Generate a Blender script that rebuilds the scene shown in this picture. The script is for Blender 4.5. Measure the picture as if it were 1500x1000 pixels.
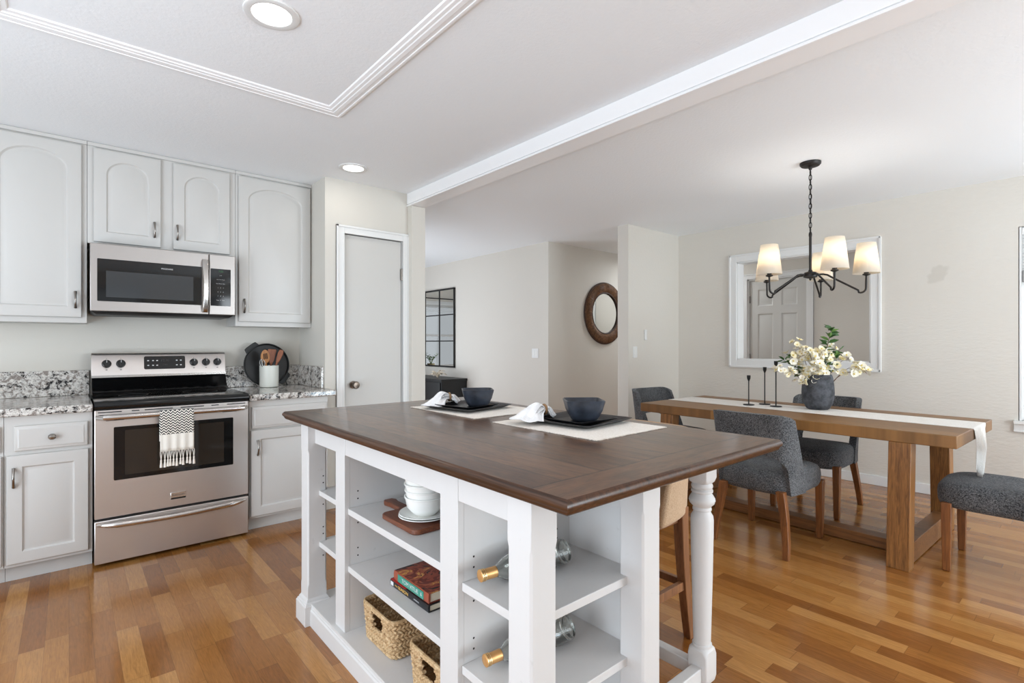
import bpy, bmesh, math, random
from mathutils import Vector, Matrix
PI = math.pi
rnd = random.Random(7)
S = bpy.context.scene
COL = S.collection
for o in list(bpy.data.objects):
    bpy.data.objects.remove(o)

# ------------------------------------------------------------------ camera, world, exposure, big lights
CAM_H, YAW = 1.225, 40.619
cd = bpy.data.cameras.new('camera'); cam = bpy.data.objects.new('camera', cd); COL.objects.link(cam)
cam.location = (0, 0, CAM_H); cam.rotation_euler = (PI/2, 0, -math.radians(YAW))
cd.sensor_width = 36; cd.lens = 36*756.56/1500; cd.shift_y = 3.58/1500; cd.clip_start = .02
S.camera = cam
S.view_settings.view_transform = 'Standard'; S.view_settings.look = 'None'
S.view_settings.gamma = 1; S.view_settings.use_curve_mapping = False
S.view_settings.exposure = 0.05
w = bpy.data.worlds.new('world'); S.world = w; w.use_nodes = True
w.node_tree.nodes['Background'].inputs[0].default_value = (.88, .94, 1, 1)
w.node_tree.nodes['Background'].inputs[1].default_value = 0.5
try:
    S.cycles.max_bounces = 10; S.cycles.diffuse_bounces = 6; S.cycles.glossy_bounces = 4
    S.cycles.transmission_bounces = 8; S.cycles.transparent_max_bounces = 8
    S.cycles.sample_clamp_indirect = 6; S.cycles.caustics_reflective = False; S.cycles.caustics_refractive = False
    S.cycles.use_denoising = True
except Exception:
    pass

def area(name, loc, aim, sx, sy, power, col=(1, 1, 1), spread=PI):
    l = bpy.data.lights.new(name, 'AREA'); l.shape = 'RECTANGLE'; l.size = sx; l.size_y = sy
    l.energy = power; l.color = col; l.spread = spread
    o = bpy.data.objects.new(name, l); COL.objects.link(o); o.location = loc
    o.rotation_euler = (Vector(aim)-Vector(loc)).to_track_quat('-Z', 'Y').to_euler()
    return o
# sky light at the glazed openings, plus added uplights and unseen fill lamps (power, colour)
LP = dict(patio=(110, (.91, .99, 1.05)), patio_up=(78, (.72, .96, 1.14)), sink=(3, (.9, 1, 1.08)), west=(52, (.91, .99, 1.09)), west_up=(18, (.80, .98, 1.14)), living=(25, (.90, .98, 1.08)), living_up=(24, (.86, .98, 1.12)),
          entry=(6, (.92, .98, 1.07)), dining=(6, (.86, .97, 1.10)), hall=(16, (.93, .99, 1.04)), nook=(36, (.91, .99, 1.09)), nook_up=(40, (.75, .96, 1.16)), bulb=(1.3, (.96, .96, .96)), can=(.8, (1, .95, .87)))
def room_light(key, name, loc, aim, sx, sy):
    return area(name, loc, aim, sx, sy, LP[key][0], LP[key][1])
room_light('patio', 'daylight_patio', (3.5, -3.08, 1.25), (3.4, 5, 1.1), 2.6, 1.7)
room_light('patio_up', 'added_uplight_patio', (3.5, -3.0, .30), (3.5, -2.2, 2.0), 2.6, .45)  # added lamp aimed up to brighten the ceiling from behind the camera
room_light('sink', 'daylight_sink_window', (-.3, -3.08, 1.45), (-.3, 5, 1.3), 2.4, 1.3)
room_light('west', 'daylight_kitchen_window', (-2.28, -.5, 1.35), (5, -.2, 1.2), 2.6, 1.5)
room_light('nook', 'added_nook_light', (-2.28, 1.75, 1.35), (5, 2.6, 1.35), 1.3, 1.5)  # lamp added for more light from the left, reaching the dining room
room_light('nook_up', 'added_uplight_nook', (-2.2, 1.75, .30), (-1.2, 1.85, 2.0), 1.3, .45)  # added uplight that lifts the ceiling from the left side
room_light('west_up', 'added_uplight_kitchen', (-2.2, -.5, .30), (-1.4, -.3, 2.0), 2.6, .45)  # another added lamp near the floor, pointed at the ceiling
room_light('dining', 'daylight_dining_window', (5.22, -.17, 1.4), (0, -.1, 1.0), 1.0, 1.3)
room_light('hall', 'added_hall_lamp', (6.25, 3.85, 2.40), (6.2, 3.7, 0), .28, .28)  # added lamp, out of view, to brighten the hall wall
room_light('living', 'added_living_light', (2.26, 6.7, 1.25), (5, 6.5, 1.35), 2.4, 1.8)  # lamp in a wall gap cut for it, outside the mirror's view
room_light('living_up', 'added_uplight_living', (2.32, 6.3, .30), (3.0, 5.6, 2.0), 1.8, .45)  # low lamp added to lift the far ceiling and wing wall end
room_light('entry', 'added_entry_fill', (6.05, .64, 1.4), (6.05, 4, 1.5), .9, 1.6)  # added fill for the entry hall; the wall behind it has no window

# ------------------------------------------------------------------ helpers
def C(r, g, b):
    f = lambda c: (c/255/12.92) if c/255 <= .04045 else ((c/255+.055)/1.055)**2.4
    return (f(r), f(g), f(b), 1)

class NT:
    def __init__(s, name):
        s.m = bpy.data.materials.new(name); s.m.use_nodes = True; s.t = s.m.node_tree
        s.b = s.t.nodes['Principled BSDF']; s.out = s.t.nodes['Material Output']
    def n(s, typ, ins=None, **at):
        nd = s.t.nodes.new(typ)
        for k, v in at.items(): setattr(nd, k, v)
        for k, v in (ins or {}).items(): s.set(nd.inputs[k], v)
        return nd
    def set(s, sock, v):
        if isinstance(v, bpy.types.NodeSocket): s.t.links.new(v, sock)
        elif isinstance(v, bpy.types.Node): s.t.links.new(v.outputs[0], sock)
        else: sock.default_value = v
    def p(s, **k):
        names = dict(col='Base Color', rough='Roughness', metal='Metallic', norm='Normal', coat='Coat Weight', coatr='Coat Roughness',
                     trans='Transmission Weight', ior='IOR', spec='Specular IOR Level', emit='Emission Color', es='Emission Strength', alpha='Alpha', sheen='Sheen Weight')
        for a, v in k.items(): s.set(s.b.inputs[names[a]], v)
        return s.m
    def math(s, op, a, b=0.0, c=0.0):
        return s.n('ShaderNodeMath', {0: a, 1: b, 2: c}, operation=op).outputs[0]
    def obj(s): return s.n('ShaderNodeTexCoord').outputs['Object']
    def mapping(s, v, scale=(1, 1, 1), loc=(0, 0, 0), rot=(0, 0, 0)):
        return s.n('ShaderNodeMapping', {'Vector': v, 'Scale': scale, 'Location': loc, 'Rotation': rot}).outputs[0]
    def noise(s, v, scale=5, detail=4, rough=.5, dist=0):
        return s.n('ShaderNodeTexNoise', {'Vector': v, 'Scale': scale, 'Detail': detail, 'Roughness': rough, 'Distortion': dist}).outputs[0]
    def ramp(s, f, stops, interp='LINEAR'):
        r = s.n('ShaderNodeValToRGB', {0: f}); r.color_ramp.interpolation = interp
        e = r.color_ramp.elements
        while len(e) < len(stops): e.new(.5)
        for i, (p, c) in enumerate(stops): e[i].position = p; e[i].color = c
        return r.outputs[0]
    def mix(s, f, a, b, blend='MIX'):
        m = s.n('ShaderNodeMix', data_type='RGBA', blend_type=blend)
        s.set(m.inputs[0], f); s.set(m.inputs[6], a); s.set(m.inputs[7], b); return m.outputs[2]
    def bump(s, h, strength=.2, dist=.01):
        return s.n('ShaderNodeBump', {'Height': h, 'Strength': strength, 'Distance': dist}).outputs[0]
    def sep(s, v):
        return s.n('ShaderNodeSeparateXYZ', {0: v}).outputs
    def comb(s, x, y, z):
        return s.n('ShaderNodeCombineXYZ', {0: x, 1: y, 2: z}).outputs[0]

MAT = {}
def simple(name, col, rough=.5, metal=0., **k):
    t = NT(name); t.p(col=col, rough=rough, metal=metal, **k); MAT[name] = t.m; return t.m

def paint(name, col, rough=.5, bs=120, bst=.08, bd=.002, stretch=(1, 1, 1)):
    t = NT(name); v = t.mapping(t.obj(), stretch)
    h = t.noise(v, bs, 3); t.p(col=col, rough=rough, norm=t.bump(h, bst, bd)); MAT[name] = t.m; return t.m

def planks(name, axis, W, L, stops, grain=.25, seam=.55, rough=.3, seamw=.012, seaml=.004, gs=(70, 3.5), coat=0., bump=.05, ends=None, wear=None):
    t = NT(name); o = t.obj(); x, y, z = t.sep(o)[:3]
    if axis == 'x': x, y = y, x
    elif axis == 'zx': x, y = x, z        # boards standing, grain along z
    elif axis == 'zy': x, y = y, z
    if ends:                                # bread-board ends: grain turns by 90 degrees past |y| limits
        a, b2 = ends
        e = t.math('ADD', t.math('LESS_THAN', y, a), t.math('GREATER_THAN', y, b2))
        ne = t.math('SUBTRACT', 1.0, e)
        x2 = t.math('ADD', t.math('MULTIPLY', x, ne), t.math('MULTIPLY', t.math('ADD', y, 13.37), e))
        y2 = t.math('ADD', t.math('MULTIPLY', y, ne), t.math('MULTIPLY', t.math('ADD', x, 5.1), e))
        dl = t.math('MINIMUM', t.math('ABSOLUTE', t.math('SUBTRACT', y, a)), t.math('ABSOLUTE', t.math('SUBTRACT', y, b2)))
        endseam = t.math('LESS_THAN', dl, .0032)
        x, y = x2, y2
    u = t.math('DIVIDE', x, W); row = t.math('FLOOR', u); fu = t.math('FRACT', u)
    r1 = t.n('ShaderNodeTexWhiteNoise', {'W': row}, noise_dimensions='1D').outputs[0]
    v = t.math('DIVIDE', t.math('ADD', y, t.math('MULTIPLY', r1, 9.3)), L)
    colm = t.math('FLOOR', v); fv = t.math('FRACT', v)
    r2 = t.n('ShaderNodeTexWhiteNoise', {'Vector': t.comb(row, colm, 3.3)}, noise_dimensions='3D').outputs[0]
    base = t.ramp(r2, stops)
    gv = t.comb(t.math('MULTIPLY', x, gs[0]), t.math('MULTIPLY', y, gs[1]), t.math('MULTIPLY', r2, 37.0))
    g = t.noise(gv, 1.0, 5, .6, 1.2)
    gv2 = t.comb(t.math('MULTIPLY', x, gs[0]*.25), t.math('MULTIPLY', y, gs[1]*.8), t.math('MULTIPLY', r2, 91.0))
    g2 = t.noice(gv2) if False else t.noise(gv2, 1.0, 3, .5, 2.5)
    gm = t.math('ADD', t.math('MULTIPLY', g, .6), t.math('MULTIPLY', g2, .4))
    k = t.math('ADD', 1.0-grain*.6, t.math('MULTIPLY', t.ramp(gm, [(.27, (0, 0, 0, 1)), (.78, (1, 1, 1, 1))]), grain))
    c = t.mix(1.0, base, t.n('ShaderNodeCombineColor', {0: k, 1: k, 2: k}).outputs[0], 'MULTIPLY')
    s1 = t.math('LESS_THAN', t.math('MINIMUM', fu, t.math('SUBTRACT', 1.0, fu)), seamw)
    s2 = t.math('LESS_THAN', t.math('MINIMUM', fv, t.math('SUBTRACT', 1.0, fv)), seaml)
    sm = t.math('MAXIMUM', s1, s2)
    if ends: sm = t.math('MAXIMUM', sm, endseam)
    dark = t.math('SUBTRACT', 1.0, t.math('MULTIPLY', sm, seam))
    c = t.mix(1.0, c, t.n('ShaderNodeCombineColor', {0: dark, 1: dark, 2: dark}).outputs[0], 'MULTIPLY')
    if wear:
        wn = t.noise(t.mapping(o, (6, 2.4, 6)), 2.0, 6, .7)
        c = t.mix(t.math('MULTIPLY', t.ramp(wn, [(.45, (0, 0, 0, 1)), (.7, (1, 1, 1, 1))]), .55), c, wear)
    if wear:      # dark stain caught in the grain, in streaks along the boards
        sv = t.comb(t.math('MULTIPLY', x, 34.0), t.math('MULTIPLY', y, 7.0), t.math('MULTIPLY', r2, 53.0))
        sn = t.ramp(t.noise(sv, 1.0, 6, .68, .8), [(.34, (.50, .47, .45, 1)), (.50, (.88, .86, .84, 1)), (.66, (1.12, 1.10, 1.06, 1))])
        c = t.mix(1.0, c, sn, 'MULTIPLY')
    rr = t.math('ADD', rough-.06, t.math('MULTIPLY', g, .14))
    h = t.math('SUBTRACT', t.math('MULTIPLY', gm, .35), sm)
    t.p(col=c, rough=rr, norm=t.bump(h, bump, .002), coat=coat, coatr=.12)
    MAT[name] = t.m; return t.m

def fabric(name, a, b, scale=420, bump=.5, c3=None):
    t = NT(name); o = t.obj()
    n1 = t.noise(t.mapping(o, (1, 1, .35)), scale, 2, .7); n2 = t.noise(t.mapping(o, (.35, .35, 1)), scale, 2, .7)
    n = t.math('MULTIPLY', t.math('ADD', n1, n2), .5)
    big = t.noise(o, 9, 3)
    f = t.math('ADD', t.ramp(n, [(.40, (0, 0, 0, 1)), (.62, (1, 1, 1, 1))]), t.math('MULTIPLY', t.math('SUBTRACT', big, .5), .5))
    t.p(col=t.mix(f, a, b), rough=.95, norm=t.bump(n, bump, .003), sheen=.15, spec=.15); MAT[name] = t.m; return t.m

def wood(name, a, b, along='z', rough=.4, sc=(150, 150, 6), dist=1.0):
    t = NT(name); o = t.obj()
    s = {'z': (sc[0], sc[1], sc[2]), 'y': (sc[0], sc[2], sc[1]), 'x': (sc[2], sc[0], sc[1])}[along]
    g = t.noise(t.mapping(o, s), 1.0, 5, .6, dist); g2 = t.noise(t.mapping(o, tuple(q*.2 for q in s)), 1.0, 3, .5, 2)
    f = t.math('ADD', t.math('MULTIPLY', g, .6), t.math('MULTIPLY', g2, .4))
    t.p(col=t.ramp(f, [(.33, a), (.66, b)]), rough=rough, norm=t.bump(g, .06, .002)); MAT[name] = t.m; return t.m

# ---- materials
WALLC = C(214, 209, 200)
paint('wall_paint', WALLC, .62, 55, .22, .004)
paint('wall_kitchen_paint', C(210, 206, 197), .6, 60, .15, .003)
paint('ceiling_paint', C(243, 246, 248), .7, 75, .35, .004)
paint('trim_paint', C(226, 226, 224), .35, 200, .02)
paint('trim_paint_lightened', C(246, 246, 246), .35, 200, .02)  # trim paint lightened to stand in for light the beam lacks
paint('cabinet_paint', C(199, 197, 193), .38, 90, .03)
paint('door_paint', C(200, 198, 193), .42, 90, .03)
def island_paint():
    t = NT('island_paint'); o = t.obj()
    n = t.noise(t.mapping(o, (30, 30, 2.5)), 1.0, 4, .6)
    n2 = t.noise(o, 26, 5, .65)
    f = t.ramp(n2, [(.66, (0, 0, 0, 1)), (.72, (1, 1, 1, 1))])
    c = t.mix(t.math('MULTIPLY', n, .25), C(210, 208, 206), C(198, 196, 192))
    c = t.mix(t.math('MULTIPLY', f, .22), c, C(170, 165, 158))
    t.p(col=c, rough=.5, norm=t.bump(n, .12, .003)); MAT['island_paint'] = t.m
island_paint()
simple('pin_hole', C(35, 33, 30), .9)
def dining_wall():
    t = NT('dining_wall_paint'); o = t.obj(); x, y, z = t.sep(o)[:3]
    h = t.noise(t.mapping(o, (1, 22, 60)), 1.0, 4, .6)
    # scuffed repair patch on the wall
    dy = t.math('DIVIDE', t.math('SUBTRACT', y, .93), .075); dz = t.math('DIVIDE', t.math('SUBTRACT', t.math('ADD', z, t.math('MULTIPLY', y, .45)), 2.205), .075)
    d = t.math('ADD', t.math('ADD', t.math('MULTIPLY', dy, dy), t.math('MULTIPLY', dz, dz)), t.math('MULTIPLY', t.math('SUBTRACT', t.noise(o, 22, 4), .5), 1.6))
    f = t.ramp(d, [(.55, (1, 1, 1, 1)), (1.0, (0, 0, 0, 1))])
    c = t.mix(t.math('MULTIPLY', f, .55), WALLC, C(196, 190, 180))
    t.p(col=c, rough=.5, norm=t.bump(h, .45, .006)); MAT['dining_wall_paint'] = t.m
dining_wall()
planks('floor_wood', 'y', .076, .44, [(0, C(136, 83, 37)), (.35, C(158, 103, 49)), (.65, C(170, 115, 58)), (1, C(187, 134, 76))], grain=.62, seam=.28, rough=.19, seamw=.012, seaml=.003, gs=(190, 8.5), coat=.22, bump=.02)
planks('island_top_wood', 'y', .142, 3.0, [(0, C(86, 57, 37)), (.5, C(98, 67, 44)), (1, C(112, 79, 54))], grain=1.25, seam=.85, rough=.30, seamw=.017, seaml=0, gs=(150, 7.0), coat=.3, bump=.3, ends=(.818, 2.388), wear=C(116, 85, 60))
wood('island_edge_wood', C(34, 21, 14), C(88, 56, 35), 'y', .28)
planks('table_wood_top', 'y', .158, 3.1, [(0, C(126, 87, 46)), (1, C(156, 112, 62))], grain=1.0, seam=.25, rough=.42, seamw=.006, seaml=0, gs=(170, 5.5), bump=.08)
wood('table_wood_leg', C(88, 54, 24), C(164, 112, 58), 'z', .42)
wood('table_wood_rail', C(92, 58, 30), C(146, 98, 56), 'y', .42)
wood('chair_leg_wood', C(80, 45, 22), C(150, 94, 48), 'z', .38)
wood('stool_wood', C(104, 66, 40), C(150, 102, 66), 'z', .4)
wood('board_wood', C(84, 44, 28), C(136, 80, 54), 'y', .42, (120, 120, 9))
wood('spoon_wood', C(150, 96, 54), C(196, 142, 92), 'z', .5, (120, 120, 12))
wood('spatula_wood', C(120, 66, 40), C(160, 96, 62), 'z', .5, (120, 120, 12))
fabric('charcoal_tweed', C(28, 30, 33), C(124, 125, 127), 330, .9)
fabric('tan_fabric', C(172, 142, 112), C(204, 176, 146), 500, .3)
fabric('runner_cloth', C(214, 208, 200), C(236, 232, 226), 600, .3)
fabric('napkin_cloth', C(236, 236, 236), C(250, 250, 250), 500, .15)
fabric('cream_cotton', C(232, 224, 212), C(250, 244, 236), 500, .3)
def granite():
    t = NT('granite'); o = t.obj()
    v1 = t.n('ShaderNodeTexVoronoi', {'Vector': t.mapping(o, (1, 1, 1)), 'Scale': 95.0}).outputs['Distance']
    a = t.noise(o, 34, 5, .7, .6); b = t.noise(t.mapping(o, (1, 1, 1), (3, 1, 2)), 90, 4, .7); cc = t.noise(t.mapping(o, (1, 1, 1), (7, 7, 7)), 20, 4, .65, 1.0)
    c = t.ramp(b, [(.30, C(120, 116, 112)), (.44, C(196, 192, 186)), (.58, C(226, 223, 217)), (.75, C(205, 190, 172))])
    c = t.mix(t.ramp(a, [(.51, (0, 0, 0, 1)), (.58, (1, 1, 1, 1))]), c, C(140, 131, 124))
    c = t.mix(t.ramp(t.math('ADD', t.math('MULTIPLY', cc, .65), t.math('MULTIPLY', b, .35)), [(.535, (0, 0, 0, 1)), (.57, (1, 1, 1, 1))]), c, C(34, 31, 31))
    c = t.mix(.25, c, v1, 'OVERLAY')
    t.p(col=c, rough=.12, spec=.5); MAT['granite'] = t.m
granite()
def steel(name, col, rough, along='x'):
    t = NT(name); o = t.obj(); s = (1.5, 60, 400) if along == 'x' else (400, 60, 1.5)
    n = t.noise(t.mapping(o, s), 1.0, 2)
    t.p(col=col, metal=1.0, rough=t.math('ADD', rough-.05, t.math('MULTIPLY', n, .10)), norm=t.bump(n, .03, .001)); MAT[name] = t.m
steel('stainless', C(222, 216, 212), .36)
steel('stainless_soft', C(178, 172, 168), .40)
steel('stainless_bright', C(214, 210, 206), .2)
simple('nickel', C(150, 144, 138), .25, 1.0)
simple('satin_nickel_dark', C(120, 108, 98), .3, 1.0)
simple('black_glass', C(8, 8, 9), .06)
simple('grey_glass', C(58, 60, 62), .07)
simple('oven_glass', C(44, 38, 32), .05)
simple('black_enamel', C(10, 10, 11), .12)
simple('black_plastic', C(18, 18, 19), .4)
simple('black_iron', C(16, 15, 15), .5)
simple('bronze_black', C(28, 23, 20), .45, .3)
simple('print_white', C(205, 205, 205), .6)
simple('print_dark', C(60, 60, 62), .6)
simple('print_gold', C(226, 180, 96), .6)
simple('display_green', C(20, 60, 30), .4, emit=C(60, 150, 60), es=.25)
simple('white_ceramic', C(236, 236, 232), .2)
simple('crock_ceramic', C(226, 228, 220), .35)
def stoneware():
    t = NT('stoneware'); o = t.obj(); n = t.noise(o, 14, 4, .6)
    t.p(col=t.ramp(n, [(.35, C(30, 34, 41)), (.65, C(58, 64, 75))]), rough=.33); MAT['stoneware'] = t.m
    t = NT('black_plate'); t.p(col=C(30, 30, 33), rough=.35); MAT['black_plate'] = t.m
    t = NT('vase_slate'); o = t.obj(); n = t.noise(o, 20, 6, .7)
    t.p(col=t.ramp(n, [(.36, C(42, 43, 46)), (.62, C(84, 86, 92))]), rough=.8, norm=t.bump(n, .3, .004)); MAT['vase_slate'] = t.m
stoneware()
def seagrass():
    t = NT('seagrass'); o = t.obj(); n = t.noise(o, 60, 4, .7); n2 = t.noise(t.mapping(o, (1, 1, 1), (5, 5, 5)), 200, 3)
    t.p(col=t.ramp(t.math('ADD', t.math('MULTIPLY', n, .7), t.math('MULTIPLY', n2, .3)), [(.3, C(134, 102, 66)), (.5, C(190, 158, 116)), (.7, C(224, 200, 162))]), rough=.75, norm=t.bump(n2, .4, .003)); MAT['seagrass'] = t.m
    t = NT('rattan'); o = t.obj(); n = t.noise(o, 30, 4, .7)
    t.p(col=t.ramp(n, [(.3, C(72, 46, 28)), (.7, C(140, 98, 62))]), rough=.6); MAT['rattan'] = t.m
seagrass()
simple('rattan_dark', C(58, 36, 22), .6)
simple('mirror_glass', (.86, .87, .86, 1), .01, 1.0)
t = NT('bottle_glass'); t.p(col=C(250, 252, 249), rough=.02, trans=1.0, ior=1.45); MAT['bottle_glass'] = t.m
simple('gold_foil', C(204, 154, 96), .38, .5)
simple('gold_light', C(240, 214, 160), .3, .8)
t = NT('window_glass')
tr = t.n('ShaderNodeBsdfTransparent'); gl = t.n('ShaderNodeBsdfGlossy', {'Roughness': .02}); fr = t.n('ShaderNodeFresnel', {'IOR': 1.4})
mx = t.n('ShaderNodeMixShader', {0: fr, 1: tr, 2: gl}); t.t.links.new(mx.outputs[0], t.out.inputs[0]); MAT['window_glass'] = t.m
t = NT('shade_fabric')
df = t.n('ShaderNodeBsdfDiffuse', {'Color': C(246, 242, 234)}); tl = t.n('ShaderNodeBsdfTranslucent', {'Color': C(250, 240, 222)})
mx = t.n('ShaderNodeMixShader', {0: .5, 1: df, 2: tl}); t.t.links.new(mx.outputs[0], t.out.inputs[0]); MAT['shade_fabric'] = t.m
simple('bulb_glow', (1, .9, .75, 1), .5, emit=(1, .82, .58, 1), es=6)
simple('led_glow', (1, 1, 1, 1), .5, emit=(1, .97, .92, 1), es=5)
simple('petal_white', C(244, 240, 226), .7)
simple('petal_cream', C(240, 230, 196), .7)
simple('stamen', C(214, 190, 110), .7)
simple('leaf_green', C(54, 92, 40), .5)
simple('leaf_light', C(96, 130, 62), .5)
simple('twig', C(104, 78, 60), .8)
simple('paper', C(226, 214, 192), .8)
simple('console_black', C(16, 17, 19), .4)
simple('blind_white', C(232, 232, 230), .5)
simple('blind_grey', C(150, 150, 148), .7)
simple('tan_vase', C(178, 160, 120), .7)
simple('dried_stem', C(206, 192, 170), .8)
simple('cork_ring', C(150, 116, 80), .6)
simple('floor_dark', C(60, 42, 28), .8)
simple('shadow_gap', C(8, 8, 8), .9)

class MB:
    def __init__(s): s.v = []; s.f = []; s.mi = []
    def add(s, vs, fs, m=0):
        k = len(s.v); s.v += [Vector(q) for q in vs]
        for f in fs: s.f.append([i+k for i in f]); s.mi.append(m)
        return s
    def box(s, x0, x1, y0, y1, z0, z1, m=0):
        if x0 > x1: x0, x1 = x1, x0
        if y0 > y1: y0, y1 = y1, y0
        if z0 > z1: z0, z1 = z1, z0
        return s.hexa([(x0, y0, z0), (x1, y0, z0), (x1, y1, z0), (x0, y1, z0), (x0, y0, z1), (x1, y0, z1), (x1, y1, z1), (x0, y1, z1)], m)
    def hexa(s, p, m=0):
        return s.add(p, [(0, 3, 2, 1), (4, 5, 6, 7), (0, 1, 5, 4), (1, 2, 6, 5), (2, 3, 7, 6), (3, 0, 4, 7)], m)
    def loft(s, rings, closed=True, cap0=False, cap1=False, m=0, wrap=False):
        n = len(rings[0]); vs = [q for r in rings for q in r]; fs = []
        R = len(rings)
        for i in range(R if wrap else R-1):
            for j in range(n if closed else n-1):
                a = i*n+j; b = i*n+(j+1) % n; i2 = (i+1) % R
                fs.append((a, b, i2*n+(j+1) % n, i2*n+j))
        if cap0: fs.append(tuple(reversed(range(n))))
        if cap1: fs.append(tuple(range((R-1)*n, R*n)))
        return s.add(vs, fs, m)
    def lathe(s, prof, n=32, c=(0, 0, 0), cap0=True, cap1=True, m=0, M=None):
        rings = []
        for r, z in prof:
            ring = [Vector((r*math.cos(2*PI*j/n), r*math.sin(2*PI*j/n), z)) for j in range(n)]
            if M is not None: ring = [M @ q for q in ring]
            rings.append([q+Vector(c) for q in ring])
        return s.loft(rings, True, cap0, cap1, m)
    def tube(s, pts, r, n=10, m=0, cap=True, closed=False):
        pts = [Vector(p) for p in pts]; N = len(pts)
        rr = r if callable(r) else (lambda u: r)
        T = []
        for i in range(N):
            a = pts[(i-1) % N] if (closed or i > 0) else pts[i]; b = pts[(i+1) % N] if (closed or i < N-1) else pts[i]
            T.append((b-a).normalized())
        up = Vector((0, 0, 1)) if abs(T[0].z) < .9 else Vector((1, 0, 0))
        nrm = (up-T[0]*up.dot(T[0])).normalized(); rings = []
        for i in range(N):
            nrm = (nrm-T[i]*nrm.dot(T[i])).normalized(); bn = T[i].cross(nrm)
            q = rr(i/max(1, N-1))
            rings.append([pts[i]+(nrm*math.cos(2*PI*j/n)+bn*math.sin(2*PI*j/n))*q for j in range(n)])
        return s.loft(rings, True, cap and not closed, cap and not closed, m, wrap=closed)
    def xf(s, M, start=0):
        for i in range(start, len(s.v)): s.v[i] = M @ s.v[i]
        return s
    def build(s, name, mats, parent=None, loc=None, bevel=0, seg=2, sub=0, ang=38, flat=False, rot=None):
        me = bpy.data.meshes.new(name); me.from_pydata([tuple(q) for q in s.v], [], s.f)
        if isinstance(mats, str): mats = [mats]
        for q in mats: me.materials.append(MAT[q])
        bm = bmesh.new(); bm.from_mesh(me); bmesh.ops.recalc_face_normals(bm, faces=bm.faces); bm.to_mesh(me); bm.free()
        me.polygons.foreach_set('material_index', s.mi)
        if not flat:
            me.polygons.foreach_set('use_smooth', [True]*len(me.polygons)); me.set_sharp_from_angle(angle=math.radians(ang))
        me.update()
        o = bpy.data.objects.new(name, me); COL.objects.link(o)
        if parent is not None: o.parent = parent
        if loc is not None: o.location = loc
        if rot is not None: o.rotation_euler = rot
        if bevel:
            b = o.modifiers.new('bevel', 'BEVEL'); b.width = bevel; b.segments = seg; b.limit_method = 'ANGLE'; b.angle_limit = math.radians(40)
        if sub:
            q = o.modifiers.new('sub', 'SUBSURF'); q.levels = sub; q.render_levels = sub
        return o

def tag(o, label=None, cat=None, group=None, kind=None):
    if label: o['label'] = label
    if cat: o['category'] = cat
    if group: o['group'] = group
    if kind: o['kind'] = kind
    return o
def thing(name, label, cat, loc=(0, 0, 0), rz=0, group=None):
    o = bpy.data.objects.new(name, None); COL.objects.link(o); o.location = loc; o.rotation_euler = (0, 0, rz)
    o.empty_display_size = .1
    return tag(o, label, cat, group)
def copy_tree(o, parent=None):
    c = o.copy(); COL.objects.link(c)
    if parent is not None: c.parent = parent
    for ch in list(o.children): copy_tree(ch, c)
    return c
def struct(name, mb, mat, label, bevel=0, parent=None, cat=None):
    o = mb.build(name, mat, parent, bevel=bevel)
    if parent is None: tag(o, label, cat, None, 'structure')
    return o
def text(body, size, loc, mat, parent, rot=(PI/2, 0, 0), ext=.0003, align='CENTER', name='lettering', sx=1.0):
    cu = bpy.data.curves.new(name, 'FONT'); cu.body = body; cu.size = size; cu.extrude = ext; cu.align_x = align; cu.align_y = 'CENTER'
    tmp = bpy.data.objects.new('tmp', cu); COL.objects.link(tmp)
    me = bpy.data.meshes.new_from_object(tmp); bpy.data.objects.remove(tmp); bpy.data.curves.remove(cu)
    me.materials.clear(); me.materials.append(MAT[mat]); o = bpy.data.objects.new(name, me); COL.objects.link(o)
    o.location = loc; o.rotation_euler = rot; o.scale = (sx, 1, 1)
    if parent is not None: o.parent = parent
    return o
def rrect(x0, x1, y0, y1, r, z, n=6, ax='z'):
    pts = []
    for cx, cy, a0 in ((x1-r, y1-r, 0), (x0+r, y1-r, 90), (x0+r, y0+r, 180), (x1-r, y0+r, 270)):
        for k in range(n+1):
            a = math.radians(a0+90*k/n); pts.append((cx+r*math.cos(a), cy+r*math.sin(a)))
    if ax == 'z': return [Vector((a, b, z)) for a, b in pts]
    if ax == 'y': return [Vector((a, z, b)) for a, b in pts]
    return [Vector((z, a, b)) for a, b in pts]

# ------------------------------------------------------------------ setting
CE = 2.46
XD = 5.32      # dining wall
YK = 4.35      # range wall
YP = 3.79      # pantry wall
struct('floor', MB().box(-2.4, 8.2, -3.2, 9.1, -.05, 0), 'floor_wood', 'honey brown wood strip floor running through kitchen and dining room', cat='floor')
struct('ceiling', MB().box(-2.4, 8.2, -3.2, 9.1, CE, CE+.08), 'ceiling_paint', 'white lightly textured ceiling over kitchen and dining room', cat='ceiling')
struct('wall_north', MB().box(-2.4, 1.433, YK, YK+.1, 0, CE), 'wall_kitchen_paint', 'off-white kitchen wall behind the range', cat='wall')
mb = MB().box(1.433, 1.545, YP, YK+.1, 0, CE).box(2.115, 2.245, YP, 5.3, 0, CE).box(2.115, 2.245, 8.1, 9.0, 0, CE).box(2.115, 2.245, 5.3, 8.1, 2.2, CE).box(1.545, 2.115, YP, YP+.1, 2.085, CE)
struct('wall_pantry', mb, 'wall_kitchen_paint', 'off-white pantry wall around the narrow white door', cat='wall')
struct('wall_pantry_inside', MB().box(1.545, 2.115, YP+.5, YP+.55, 0, CE), 'wall_kitchen_paint', 'back wall of the pantry closet', cat='wall')
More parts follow.
